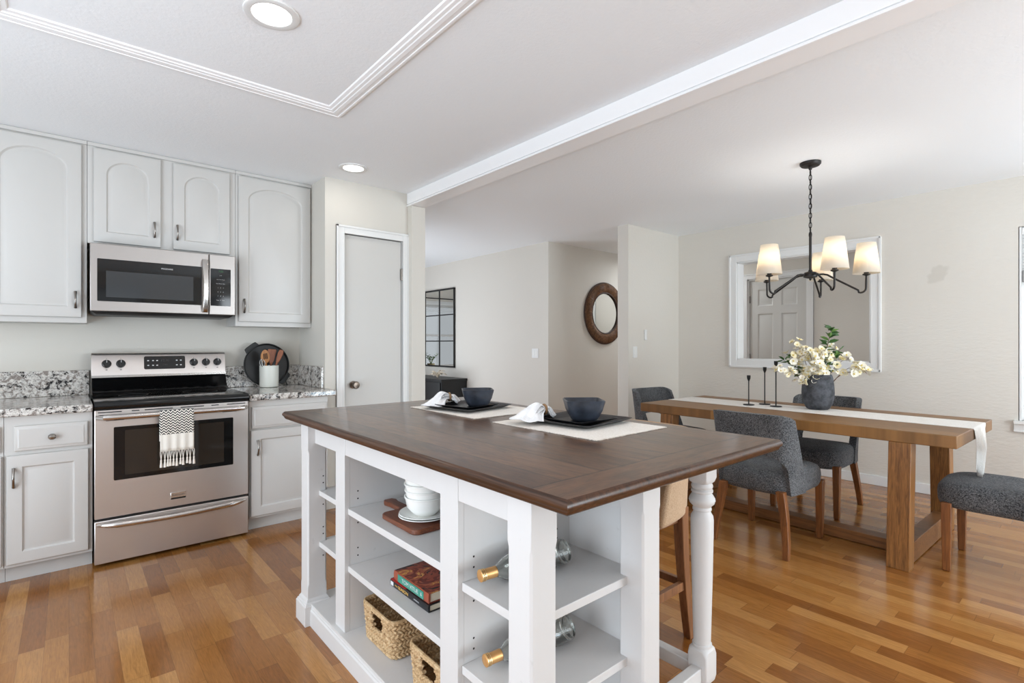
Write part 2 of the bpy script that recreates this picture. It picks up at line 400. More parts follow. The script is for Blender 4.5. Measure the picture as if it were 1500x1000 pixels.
# post that carries the beam
struct('column', MB().box(2.118, 2.245, 3.725, YP, 0, 2.352), 'wall_kitchen_paint', 'white wall end under the ceiling beam', cat='column')
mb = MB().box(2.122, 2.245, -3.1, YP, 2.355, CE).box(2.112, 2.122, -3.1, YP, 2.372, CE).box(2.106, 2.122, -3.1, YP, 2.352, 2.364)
struct('beam', mb, 'trim_paint_lightened', 'long white boxed ceiling beam between kitchen and dining room', .002, cat='beam')
# dining wall with pass-through opening: Y .98..2.165 , z ..
OY0, OY1, OZ0, OZ1 = 1.384, 2.576, 1.06, 2.077
mb = (MB().box(XD, XD+.12, OY1, 3.4, 0, CE).box(XD, XD+.12, .46, OY0, 0, CE).box(XD, XD+.12, OY0, OY1, 0, OZ0).box(XD, XD+.12, OY0, OY1, OZ1, CE)
      .box(XD, XD+.12, -.80, .46, 0, .66).box(XD, XD+.12, -.80, .46, 2.09, CE).box(XD, XD+.12, -3.2, -.80, 0, CE))
struct('wall_east', mb, 'dining_wall_paint', 'pale textured dining room wall with a framed pass-through opening', cat='wall')
mb = MB()
cw = .075
for (y0, y1, z0, z1) in ((OY0-cw, OY0, OZ0-cw, OZ1+cw), (OY1, OY1+cw, OZ0-cw, OZ1+cw), (OY0, OY1, OZ1, OZ1+cw), (OY0, OY1, OZ0-cw, OZ0)):
    mb.box(XD-.016, XD, y0, y1, z0, z1)
for (y0, y1, z0, z1) in ((OY0-cw-.004, OY0-cw+.014, OZ0-cw, OZ1+cw), (OY1+cw-.014, OY1+cw+.004, OZ0-cw, OZ1+cw), (OY0-cw, OY1+cw, OZ1+cw-.014, OZ1+cw+.004), (OY0-cw, OY1+cw, OZ0-cw-.004, OZ0-cw+.014)):
    mb.box(XD-.024, XD, y0, y1, z0, z1)
for (y0, y1, z0, z1) in ((OY0, OY0+.012, OZ0, OZ1), (OY1-.012, OY1, OZ0, OZ1), (OY0, OY1, OZ1-.012, OZ1), (OY0, OY1, OZ0, OZ0+.012)):
    mb.box(XD-.005, XD+.125, y0, y1, z0, z1)
struct('trim_1', mb, 'trim_paint', 'white picture-frame trim around the dining wall pass-through', .002, cat='trim')
struct('wall_wing', MB().box(4.375, XD+.12, 3.26, 3.395, 0, CE), 'wall_paint', 'off-white wing wall at the end of the dining room', cat='wall')
mb = MB().box(4.385, 4.49, 4.44, 9.0, 0, CE).box(4.49, 8.0, 4.44, 4.55, 0, CE)
struct('wall_living', mb, 'wall_paint', 'off-white living room wall turning the corner into the entry hall', cat='wall')
# living room far wall with window
LX0, LX1, LZ0, LZ1 = 2.30, 3.75, .75, 2.02
mb = MB().box(2.245, LX0, 8.95, 9.05, 0, CE).box(LX1, 4.385, 8.95, 9.05, 0, CE).box(LX0, LX1, 8.95, 9.05, 0, LZ0).box(LX0, LX1, 8.95, 9.05, LZ1, CE)
struct('wall_living_far', mb, 'wall_paint', 'far living room wall with a window seen in the mirror', cat='wall')
# entry hall
EX = 6.72
DY0, DY1, DZ = 2.39, 3.115, 2.062
mb = MB().box(EX, EX+.1, .5, DY0, 0, CE).box(EX, EX+.1, DY1, 4.44, 0, CE).box(EX, EX+.1, DY0, DY1, DZ, CE)
struct('wall_entry', mb, 'wall_paint', 'grey-beige entry hall wall seen through the pass-through', cat='wall')
struct('wall_entry_end', MB().box(XD+.12, EX+.1, .50, .60, 0, CE), 'wall_paint', 'end wall of the entry hall', cat='wall')
# back, left walls (behind the camera) with unseen openings, run down to the floor for the added uplights
mb = (MB().box(-2.4, -1.6, -3.2, -3.1, 0, CE).box(-1.6, 1.0, -3.2, -3.1, 0, .06).box(-1.6, 1.0, -3.2, -3.1, 2.2, CE).box(1.0, 2.0, -3.2, -3.1, 0, CE)
      .box(2.0, 4.8, -3.2, -3.1, 2.15, CE).box(4.8, XD+.12, -3.2, -3.1, 0, CE))
struct('wall_south', mb, 'wall_paint', 'wall behind the viewer with patio door and a tall opening shaped to let light in', cat='wall')
mb = MB().box(-2.4, -2.3, -3.1, -1.9, 0, CE).box(-2.4, -2.3, .9, 1.1, 0, CE).box(-2.4, -2.3, 2.4, YK, 0, CE).box(-2.4, -2.3, 1.1, 2.4, 0, .06).box(-2.4, -2.3, 1.1, 2.4, 2.2, CE).box(-2.4, -2.3, -1.9, .9, 0, .06).box(-2.4, -2.3, -1.9, .9, 2.2, CE)
struct('wall_west', mb, 'wall_kitchen_paint', 'kitchen side wall with tall openings shaped to let light in', cat='wall')
# baseboards
mb = MB()
def baseb(x0, x1, y0, y1): mb.box(x0, x1, y0, y1, 0, .078).box(x0, x1, y0, y1, .078, .084)
baseb(XD-.014, XD, -3.1, 3.26)
struct('baseboard_east', mb, 'trim_paint', 'white baseboard under the dining wall', .003, cat='baseboard')
mb = MB(); baseb(4.36, XD-.014, 3.246, 3.26); baseb(4.361, 4.375, 3.26, 3.4)
struct('baseboard_wing', mb, 'trim_paint', 'white baseboard around the wing wall', .003, cat='baseboard')
mb = MB(); baseb(4.371, 4.385, 4.43, 8.95); baseb(4.371, EX, 4.426, 4.44)
struct('baseboard_living', mb, 'trim_paint', 'white baseboard along the living room wall', .003, cat='baseboard')
# ceiling moulding rectangle
def moulding(x0, x1, y0, y1, prof):
    # prof: list of (inset, drop); mitred rectangle
    rings = []
    for ins, dz in prof:
        rings.append([(x0+ins, y0+ins, CE-dz), (x1-ins, y0+ins, CE-dz), (x1-ins, y1-ins, CE-dz), (x0+ins, y1-ins, CE-dz)])
    return MB().loft(rings)
pr = [(0, 0), (0, .012), (.008, .015), (.014, .015), (.016, .012), (.030, .012), (.034, .016), (.052, .016), (.056, .013), (.070, .013), (.074, .009), (.088, .006), (.092, 0)]
o = moulding(-.262, 1.113, .2, 2.736, pr).build('trim_2', 'trim_paint_lightened', ang=20); tag(o, 'white fluted moulding rectangle on the kitchen ceiling', 'trim', None, 'structure')
# pantry door
d1 = MB().box(1.583, 2.063, YP+.012, YP+.047, .012, 2.056).build('door_1', 'door_paint', bevel=.002)
tag(d1, 'narrow flat white pantry door with a round knob', 'door', None, 'structure')
mb = MB()
def casing(mb, x0, x1, zt, y, w=.062):
    for (a, b) in ((x0-w, x0), (x1, x1+w)):
        mb.box(a, b, y-.012, y, 0, zt+w)
        mb.box(a if a < x0 else b-.016, a+.016 if a < x0 else b, y-.019, y, 0, zt+w)
        mb.box(b-.014 if a < x0 else a, b if a < x0 else a+.014, y-.015, y, 0, zt)
    mb.box(x0, x1, y-.012, y, zt, zt+w).box(x0-w, x1+w, y-.019, y, zt+w-.016, zt+w).box(x0, x1, y-.015, y, zt, zt+.014)
casing(mb, 1.577, 2.069, 2.060, YP)
mb.box(1.545, 1.577, YP, YP+.1, 0, 2.085).box(2.069, 2.115, YP, YP+.1, 0, 2.085).box(1.577, 2.069, YP, YP+.1, 2.062, 2.085)
mb.build('door_casing', 'trim_paint', d1, bevel=.002)
KM = Matrix.Rotation(PI/2, 4, 'X')   # z axis -> -y
MB().lathe([(.030, 0), (.030, .004), (.012, .008), (.011, .03), (.022, .036), (.029, .046), (.029, .056), (.022, .066), (.0, .069)], 28, (1.655, YP+.012, .912), M=KM, cap1=False).build('door_knob', 'satin_nickel_dark', d1)
for hz in (1.79, .25):
    MB().box(2.056, 2.070, YP-.004, YP+.012, hz-.045, hz+.045).tube([(2.066, YP-.004, hz-.047), (2.066, YP-.004, hz+.047)], .006).build('hinge', 'nickel', d1)
# entry hall six panel door (faces -X)
d2 = MB()
def panel_door(y0, y1, z0, z1, x):
    m = MB(); m.box(x+.010, x+.042, y0, y1, z0, z1)
    W = y1-y0; st = .11*W/.72; mid = .10
    cols = [(y0+st, y0+W/2-mid/2), (y0+W/2+mid/2, y1-st)]
    rows = [(z0+.23, z0+.80), (z0+.98, z0+1.60), (z0+1.70, z1-.12)]
    ys = [y0]+[q for c in cols for q in c]+[y1]
    zs = [z0]+[q for r in rows for q in r]+[z1]
    for i in range(len(ys)-1):
        for j in range(len(zs)-1):
            if i in (1, 3) and j in (1, 3, 5):
                a, b, c, d = ys[i], ys[i+1], zs[j], zs[j+1]
                rings = [[(x+dx, a+q, c+q), (x+dx, b-q, c+q), (x+dx, b-q, d-q), (x+dx, a+q, d-q)] for q, dx in ((0, 0), (.012, .009), (.020, .009), (.045, .002))]
                m.loft(rings, cap1=True)
            else:
                m.add([(x, ys[i], zs[j]), (x, ys[i+1], zs[j]), (x, ys[i+1], zs[j+1]), (x, ys[i], zs[j+1])], [(0, 1, 2, 3)])
    for (a, b, c, d) in ((y0, y0, z0, z1), (y1, y1, z0, z1)):
        m.add([(x, a, c), (x+.010, a, c), (x+.010, a, d), (x, a, d)], [(0, 1, 2, 3)])
    return m
d2 = panel_door(DY0+.02, DY1-.02, .01, DZ-.02, EX+.02).build('door_2', 'door_paint')
tag(d2, 'white six-panel door in the entry hall seen through the pass-through', 'door', None, 'structure')
mb = MB()
mb.box(EX-.014, EX, DY0-.065, DY0, 0, DZ+.065).box(EX-.014, EX, DY1, DY1+.065, 0, DZ+.065).box(EX-.014, EX, DY0, DY1, DZ, DZ+.065)
mb.box(EX-.02, EX, DY0-.065, DY0-.05, 0, DZ+.065).box(EX-.02, EX, DY1+.05, DY1+.065, 0, DZ+.065).box(EX-.02, EX, DY0-.065, DY1+.065, DZ+.05, DZ+.065)
mb.box(EX, EX+.1, DY0, DY0+.018, 0, DZ).box(EX, EX+.1, DY1-.018, DY1, 0, DZ).box(EX, EX+.1, DY0, DY1, DZ-.018, DZ)
mb.build('door_casing', 'trim_paint', d2, bevel=.002)
for hz in (.3, 1.05, 1.80):
    MB().box(EX+.012, EX+.022, DY1-.034, DY1-.012, hz-.045, hz+.045).build('hinge', 'nickel', d2)
MB().lathe([(.028, 0), (.012, .01), (.012, .03), (.028, .045), (.024, .062), (0, .066)], 20, (EX+.02, DY0+.085, .93), M=Matrix.Rotation(-PI/2, 4, 'Y'), cap1=False).build('door_knob', 'nickel', d2)
# dining window
w1 = MB()
WY0, WY1, WZ0, WZ1 = -.80, .455, .66, 2.09
for (y0, y1, z0, z1) in ((WY0, WY0+.035, WZ0, WZ1), (WY1-.035, WY1, WZ0, WZ1), (WY0+.035, WY1-.035, WZ1-.035, WZ1), (WY0+.035, WY1-.035, WZ0, WZ0+.035), (WY0+.035, WY1-.035, 1.35, 1.385)):
    w1.box(XD+.03, XD+.09, y0, y1, z0, z1)
w1 = w1.build('window_1', 'trim_paint', bevel=.003); tag(w1, 'white dining window at the right edge of the room', 'window', None, 'structure')
mb = MB().box(XD-.035, XD+.03, WY0-.03, WY1+.03, .635, .66).box(XD-.014, XD, WY0-.03, WY1+.03, .575, .635).box(XD-.020, XD, WY0-.03, WY1+.03, .575, .588)
mb.build('window_sill', 'trim_paint', w1, bevel=.003)
MB().box(XD+.055, XD+.059, WY0+.02, WY1-.02, WZ0+.02, WZ1-.02).build('window_pane', 'window_glass', w1)
MB().box(XD-.002, XD+.03, WY1-.012, WY1, .66, 2.085).box(XD-.002, XD+.03, WY0, WY0+.012, .66, 2.085).build('window_jamb', 'trim_paint', w1)
bl = thing('window_blind', 'white slatted blind bunched at the top of the dining window', 'blind', (XD+.012, 0, 2.08))
MB().box(-.012, .014, WY0+.02, WY1-.014, -.05, -.002).build('headrail', 'blind_white', bl)
mb = MB()
for k in range(11): mb.box(-.012, .012, WY0+.02, WY1-.016, -.075-k*.022, -.070-k*.022)
mb.build('slat', 'blind_white', bl)
MB().box(-.014, .014, WY0+.02, WY1-.016, -.40, -.315).build('bottom_rail', 'blind_grey', bl)
# living window (seen in the mirror)
mb = MB()
for (x0, x1, z0, z1) in ((LX0, LX0+.05, LZ0, LZ1), (LX1-.05, LX1, LZ0, LZ1), (LX0+.05, LX1-.05, LZ0, LZ0+.05), (LX0+.05, LX1-.05, LZ1-.05, LZ1), (LX0+.05, LX1-.05, 1.38, 1.42)):
    mb.box(x0, x1, 8.97, 9.03, z0, z1)
for (x0, x1, z0, z1) in ((LX0-.07, LX0, LZ0-.07, LZ1+.07), (LX1, LX1+.07, LZ0-.07, LZ1+.07), (LX0, LX1, LZ0-.07, LZ0), (LX0, LX1, LZ1, LZ1+.07)):
    mb.box(x0, x1, 8.935, 8.95, z0, z1)
w2 = mb.build('window_2', 'trim_paint', bevel=.003); tag(w2, 'living room window seen only in the black grid mirror', 'window', None, 'structure')
MB().box(LX0+.02, LX1-.02, 9.0, 9.004, LZ0+.02, LZ1-.02).build('window_pane', 'window_glass', w2)
bl = thing('window_blind', 'white raised blind on the living room window, seen in the grid mirror', 'blind', (0, 8.93, 2.02))
mb = MB()
for k in range(5): mb.box(LX0+.02, LX1-.02, -.022, .0, -.012-k*.03, -.008-k*.03)
mb.build('slat', 'blind_white', bl)
MB().box(LX0+.01, LX1-.01, -.03, .0, -.006, .02).build('headrail', 'blind_white', bl)
rod = thing('curtain_rod', 'black curtain rod above the living room window seen in the mirror', 'curtain rod', (3.0, 8.88, 2.14))
MB().tube([(-1.0, 0, 0), (1.0, 0, 0)], .011).build('rod', 'black_iron', rod)
for sx in (-1, 1):
    MB().lathe([(.0, -.03), (.022, -.02), (.03, 0), (.022, .02), (0, .03)], 16, (sx*1.02, 0, 0), cap0=False, cap1=False).build('finial', 'black_iron', rod)
    MB().box(sx*.9-.008, sx*.9+.008, 0, .07, -.008, .008).build('bracket', 'black_iron', rod)

# ------------------------------------------------------------------ kitchen cabinets
def door_loops(w, h, m, rise, top=None):
    top = m if top is None else top
    def loop(i, y, outer=False):
        if not rise:
            if outer: a = [(i, i), (w-i, i), (w-i, h-i), (i, h-i)]
            else: a = [(m+i, m+i), (w-m-i, m+i), (w-m-i, h-m-i), (m+i, h-m-i)]
        else:
            K = 18
            if outer:
                a = [(i, i), (w-i, i)]+[(w/2+(w/2-i)*math.cos(PI*k/K), h-i) for k in range(K+1)]
            else:
                zs = h-top-rise-i*.4; A = w/2-m-i; R = rise-i*.6
                a = [(m+i, m+i), (w-m-i, m+i)]+[(w/2+A*math.cos(PI*k/K), zs+R*math.sin(PI*k/K)) for k in range(K+1)]
        return [Vector((x, y, z)) for x, z in a]
    return loop
def cab_door(w, h, rise=0, m=.062, top=None, name='door', parent=None, loc=(0, 0, 0), th=.02):
    L = door_loops(w, h, m, rise, top)
    rings = [L(0, th, True), L(0, .006, True), L(.003, .002, True), L(.012, .0, True), L(0, 0), L(.003, .004), L(.008, .0085), L(.012, .0085), L(.026, .005), L(.038, .0015)]
    mb = MB().loft(rings, True, True, True)
    return mb.build(name, 'cabinet_paint', parent, loc, ang=25)
def pull(parent, loc, L=.096, vertical=True):
    pts = []
    for k in range(13):
        u = k/12; pts.append((0, -.004-.022*math.sin(PI*u)**.9, (u-.5)*L))
    mb = MB().tube(pts, lambda u: .0042+.0032*abs(2*u-1)**2+.0012*(1-abs(2*u-1)), 10)
    o = mb.build('pull_handle', 'nickel', parent, loc); return o
def upper(name, label, x0, x1, z0, doors, yb=4.075, side=True):
    t = thing(name, label, 'cabinet', (x0, yb, z0), 0, 'upper cabinets')
    mb = MB().box(0, x1-x0, 0, YK-yb-.001, 0, CE-z0-.002)
    mb.box(0, x1-x0, -.012, 0, CE-z0-.024, CE-z0-.002)
    mb.build('cabinet_body', 'cabinet_paint', t, bevel=.0015)
    for (a, b, za, zb, rise, px, pz) in doors:
        d = cab_door(b-a, zb-za, rise, parent=t, loc=(a-x0, -.0215, za-z0))
        pull(d, (px-a, -.001, pz-za))
    return t
upper('wall_cabinet', 'tall white wall cabinet with arched door at far left, left of the microwave', -.42, .083, 1.352, [(-.362, .058, 1.385, 2.425, .100, .029, 1.49)])
upper('wall_cabinet', 'short white wall cabinet with two arched doors above the microwave', .0845, .8975, 1.842, [(.113, .456, 1.853, 2.426, .092, .421, 1.963), (.524, .860, 1.853, 2.424, .092, .546, 1.963)])
upper('wall_cabinet', 'tall white wall cabinet with arched door beside the pantry wall, right of the microwave', .899, 1.432, 1.352, [(.917, 1.421, 1.385, 2.425, .100, .952, 1.497)])
def lower(label, x0, x1, drawers, doors, name='base_cabinet'):
    yb = 3.652
    t = thing(name, label, 'cabinet', (x0, yb, 0), 0, 'base cabinets')
    MB().box(0, x1-x0, 0, YK-yb-.001, .088, .855).build('cabinet_body', 'cabinet_paint', t, bevel=.0015)
    MB().box(0, x1-x0, .065, .085, 0, .088).build('toe_kick', 'cabinet_paint', t)
    for (a, b, za, zb, knob) in drawers:
        w, h = b-a, zb-za
        R = lambda i, y: [Vector((i, y, i)), Vector((w-i, y, i)), Vector((w-i, y, h-i)), Vector((i, y, h-i))]
        d = MB().loft([R(0, .02), R(0, .009), R(.004, .006), R(.012, .004), R(.018, 0)], True, True, True).build('drawer_front', 'cabinet_paint', t, (a-x0, -.0215, za), ang=20)
        if knob: MB().lathe([(.008, 0), (.006, .006), (.007, .012), (.015, .018), (.0165, .023), (.012, .028), (0, .030)], 20, (w/2, 0, h/2), M=KM, cap1=False).build('knob', 'nickel', d)
    for (a, b, za, zb, px, pz) in doors:
        d = cab_door(b-a, zb-za, 0, .058, parent=t, loc=(a-x0, -.0215, za))
        pull(d, (px-a, -.001, pz-za))
    return t
lower('white base cabinet with one drawer and panel door, left of the range', -.249, .098, [(-.212, .078, .677, .805, True)], [(-.240, .081, .106, .657, -.213, .546)])
lower('white base cabinet at far left, only its door edge in view', -.80, -.2505, [(-.77, -.262, .677, .805, True)], [(-.77, -.257, .106, .657, -.70, .546)])
lower('white base cabinet right of the range beside the pantry door', .885, 1.402, [(.900, 1.392, .674, .815, False)], [(.893, 1.392, .104, .662, .932, .55)])
# counters
def counter(label, x0, x1, side=False):
    t = thing('countertop', label, 'countertop', (x0, 3.62, .856), 0, 'granite countertops')
    mb = MB(); mb.box(0, x1-x0, 0, YK-3.62-.001, 0, .041) if not side else None
    if side:
        mb.loft([[(0, 0, z), (x1-x0, 0, z), (x1-x0, .165, z), (1.4325-x0, .168, z), (1.4325-x0, YK-3.62-.001, z), (0, YK-3.62-.001, z)] for z in (0, .041)], True, True, True)
    mb.build('slab', 'granite', t, bevel=.008, seg=3)
    mb = MB().box(0, (1.4325 if side else x1)-x0, YK-3.62-.022, YK-3.62-.001, .0415, .20)
    if side: mb.box(1.4125-x0, 1.4325-x0, .19, YK-3.62-.0225, .0415, .20)
    mb.build('backsplash', 'granite', t, bevel=.003)
    return t
counter('speckled grey granite countertop left of the range', -.80, .100)
counter('speckled grey granite countertop right of the range, carrying the crock', .884, 1.452, True)
# ------------------------------------------------------------------ microwave
t = thing('microwave', 'stainless steel microwave mounted over the range under the short cabinet', 'microwave', (.094, 3.965, 1.405))
W = .781
MB().box(0.004, W-.004, .03, YK-3.965-.002, .018, .425).build('body', 'black_plastic', t, bevel=.002)
MB().loft([[(.004, .02, .018), (W-.004, .02, .018), (W-.004, YK-3.965-.01, .018), (.004, YK-3.965-.01, .018)], [(.03, .05, 0), (W-.03, .05, 0), (W-.03, YK-3.965-.03, 0), (.03, YK-3.965-.03, 0)]], True, True, True).build('vent_base', 'black_plastic', t, bevel=.002)
DWX = .620
dr = MB().box(0, DWX, 0, .03, .018, .425).build('door', 'stainless_soft', t, bevel=.004)
MB().loft([rrect(.034, .578, .078, .334, .004, y, ax='y') for y in (-.0015, .004)], True, True, True).build('door_glass', 'black_glass', dr)
MB().box(.076, .530, -.0022, .002, .104, .262).build('window_screen', 'grey_glass', dr)
pts = [(.598, -.008-.034*math.sin(PI*k/16)**.6, .030+.355*k/16) for k in range(17)]
mb = MB(); rings = []
for (x, y, z) in pts: rings.append([(x-.019, y+.006, z), (x-.012, y-.003, z), (x+.012, y-.003, z), (x+.019, y+.006, z), (x+.012, y+.010, z), (x-.012, y+.010, z)])
mb.loft(rings, True, True, True).build('handle', 'stainless_bright', dr, bevel=.001)
text('FRIGIDAIRE', .0125, (.385, -.0022, .300), 'print_white', dr)
pn = MB().box(DWX+.003, W, 0, .03, .018, .425).build('control_panel', 'stainless_soft', t, bevel=.004)
MB().loft([rrect(DWX+.010, .752, .078, .330, .004, y, ax='y') for y in (-.0015, .004)], True, True, True).build('keypad', 'black_glass', pn)
text('7:05', .017, (.692, -.0022, .312), 'display_green', pn)
for k, s_ in enumerate(('Cook', 'Auto  Time  Power', 'Melt  Defrost  Soften', '1     2     3', '4     5     6', '7     8     9', 'Stop   0   Start')):
    text(s_, (.0062 if k < 3 else .0085), (.690, -.0022, .285-k*.028), 'print_white', pn)
# ------------------------------------------------------------------ range
t = thing('range_oven', 'stainless steel electric range with black glass cooktop between the base cabinets', 'oven', (.104, 3.61, 0))
W = .768
MB().box(.004, W-.004, .03, .70, .02, .895).build('body', 'black_plastic', t)
for x in (.05, W-.05):
    for y in (.08, .62): MB().lathe([(.018, 0), (.014, .02)], 14, (x, y, 0)).build('foot', 'black_plastic', t)
# cooktop with rounded front lip
mb = MB(); prof = [(-.012, .868), (-.016, .880), (-.014, .896), (-.004, .906), (.012, .909), (.50, .909)]
mb.loft([[(0, y, z), (W, y, z)] for y, z in prof]+[[(0, .50, .865), (W, .50, .865)]], False)
mb.add([(0, y, z) for y, z in prof]+[(0, .5, .865)], [tuple(range(7))]); mb.add([(W, y, z) for y, z in prof]+[(W, .5, .865)], [tuple(reversed(range(7)))])
ct = mb.build('cooktop', 'black_enamel', t)
for cx, cy, r in ((.19, .15, .115), (.56, .15, .10), (.20, .36, .075), (.56, .36, .10)):
    MB().lathe([(r, .9092), (r, .9096), (r-.003, .9096), (r-.003, .9092)], 48, (cx, cy, 0), False, False).build('burner_ring', 'print_dark', ct)
# backguard: curved black riser and steel console
mb = MB(); prof = [(.44, .909), (.50, .912), (.545, .922), (.575, .945), (.60, .985), (.625, 1.012), (.70, 1.012), (.70, .90)]
mb.loft([[(.006, y, z) for y, z in prof], [(W-.006, y, z) for y, z in prof]], True, True, True).build('backguard', 'black_enamel', t)
mb = MB(); prof = [(.618, 1.010), (.640, 1.150), (.650, 1.163), (.668, 1.168), (.712, 1.168), (.712, 1.010)]
cn = mb.loft([[(.003, y, z) for y, z in prof], [(W-.003, y, z) for y, z in prof]], True, True, True).build('console', 'stainless', t, bevel=.002)
MB().box(.003, W-.003, .612, .622, 1.008, 1.022).build('console_trim', 'stainless_bright', cn)
TL = math.atan2(.022, .14)
def onc(x, z):    # point on the tilted console face
    return (x, .618+(z-1.010)*.022/.14, z)
RT = (PI/2-TL, 0, 0)
KC = Matrix.Rotation(PI/2-TL, 4, 'X')
mb = MB(); mb.loft([rrect(-.118, .118, -.044, .044, .010, z) for z in (0, .003)], True, True, True)
ds = mb.build('display_panel', 'black_glass', cn, onc(.396, 1.098), rot=RT)
for x in (-.095, -.068, -.045, .068, .092):
    for y in (-.018, .014): MB().box(x-.005, x+.005, y-.0035, y+.0035, .003, .0034).build('touch_key', 'print_white', ds)
text('12:30', .022, (0, .014, .0034), 'print_dark', ds, (0, 0, 0)); text('OVEN', .011, (0, -.016, .0034), 'print_dark', ds, (0, 0, 0))
for x in (.080, .154, .566, .641, .713):
    k = MB().lathe([(.0255, 0), (.0255, .006), (.021, .012), (.020, .026), (.017, .029)], 28, M=None)
    k.box(-.005, .005, -.021, .021, .026, .036)
    k = k.build('burner_knob', 'black_plastic', cn, onc(x, 1.096), rot=RT)
    MB().box(-.0014, .0014, .004, .020, .036, .0366).build('pointer', 'print_white', k)
    MB().box(-.0008, .0008, .030, .036, 0, .0006).build('tick_mark', 'print_dark', k); MB().box(-.005, .005, -.042, -.038, 0, .0006).build('printed_mark', 'print_dark', k)
# door
dr = MB(); dr.box(0, W, 0, .04, .266, .862)
dr = dr.build('oven_door', 'stainless', t, bevel=.004)
MB().loft([rrect(.084, .680, .468, .764, .006, y, ax='y') for y in (-.002, .004)], True, True, True).build('oven_window', 'black_glass', dr)
MB().loft([rrect(.134, .628, .492, .742, .004, y, ax='y') for y in (-.0026, -.001)], True, True, True).build('oven_inner_glass', 'oven_glass', dr)
mb = MB()
for (a, b) in ((.015, .12), (.165, .20), (.225, .36), (.40, .52), (.56, .60), (.645, .75)): mb.box(a, b, -.0008, .002, .846, .851)
for (a, b) in ((.05, .13), (.62, .70)): mb.box(a, b, -.0008, .002, .800, .804)
mb.build('vent_slot', 'shadow_gap', dr)
def bow(z0, dip, x0, x1, r, out, end=.035):
    pts = [(x0, .006, z0)]
    N = 26
    for k in range(N+1):
        u = k/N; x = x0+.004+(x1-x0-.008)*u; e = min(1, min(u, 1-u)*(x1-x0)/end)
        pts.append((x, -out*math.sin(e*PI/2)**.8+.004, z0-dip*math.sin(PI*u)))
    pts.append((x1, .006, z0)); return pts
MB().tube(bow(.823, .0, .012, W-.012, .014, .05), lambda u: .0155, 14).build('door_handle', 'stainless_bright', dr)
bd = MB().box(.348, .426, -.005, .002, .311, .351).build('badge', 'stainless_bright', dr, bevel=.002)
MB().box(.350, .424, -.0056, -.004, .311, .320).build('badge_band', 'shadow_gap', bd)
text('FRIGIDAIRE', .0125, (.387, -.0054, .334), 'print_dark', bd)
dw = MB().box(0, W, 0, .04, .018, .253).build('storage_drawer', 'stainless', t, bevel=.004)
MB().tube(bow(.232, .012, .012, W-.012, .012, .03, .09), lambda u: .006+.011*min(1, min(u, 1-u)*7), 14).build('drawer_handle', 'stainless_bright', dw)
# towel on the oven handle
t = thing('dish_towel', 'black and white chevron towel with cream fringe hanging on the oven handle', 'towel', (.478+.104-.104, 3.61-.046, .823))
tw = NT('towel_cloth'); o_ = tw.obj(); x_, y_, z_ = tw.sep(o_)[:3]
tri = tw.math('MULTIPLY', tw.math('PINGPONG', x_, .0110), 1.1)
zz = tw.math('FRACT', tw.math('DIVIDE', tw.math('ADD', z_, tri), .0152))
chev = tw.math('GREATER_THAN', zz, .5)
top = tw.math('GREATER_THAN', z_, -.118)
c_ = tw.mix(tw.math('MULTIPLY', chev, top), C(240, 236, 226), C(34, 35, 38))
tw.p(col=c_, rough=.95, norm=tw.bump(tw.noise(o_, 500, 2), .3, .002)); MAT['towel_cloth'] = tw.m
NX = 22; prof = []
for k in range(9): prof.append((.020*math.cos(PI-PI*k/8)*-1, .020*math.sin(PI*k/8)))   # over the bar
path = [(-.021, -.215+.0215*k) for k in range(10)]+[(-.020*math.cos(PI*k/8), .020*math.sin(PI*k/8)) for k in range(9)]+[(.021, -.02*k) for k in range(1, 9)]
rings = []
for i in range(NX+1):
    x = -.083+.166*i/NX; ring = []
    for (y, z) in path:
        wv = .0035*math.sin(i*1.1)*max(0, -z)/.2 if y < 0 else 0
        ring.append((x*(1+.02*z), y+wv-(.002 if y < 0 else 0), z))
    rings.append(ring)
tb = MB().loft(rings, False); clo = tb.build('towel_body', 'towel_cloth', t)
sl = clo.modifiers.new('solid', 'SOLIDIFY'); sl.thickness = .0025
for k in range(11):
    x = -.078+.0156*k; j = rnd.uniform(-.004, .004)
    mb = MB()
    mb.tube([(x-.005, -.023, -.212), (x-.003+j, -.025, -.235), (x+j, -.026, -.262)], .0017, 6).tube([(x+.005, -.023, -.212), (x+.003+j, -.025, -.235), (x+j, -.026, -.262)], .0017, 6)
    mb.lathe([(.002, .012), (.005, .004), (.004, -.002), (.006, -.018), (.007, -.030+rnd.uniform(-.006, .004))], 8, (x+j, -.026, -.268))
    mb.build('fringe_tassel', 'cream_cotton', t)
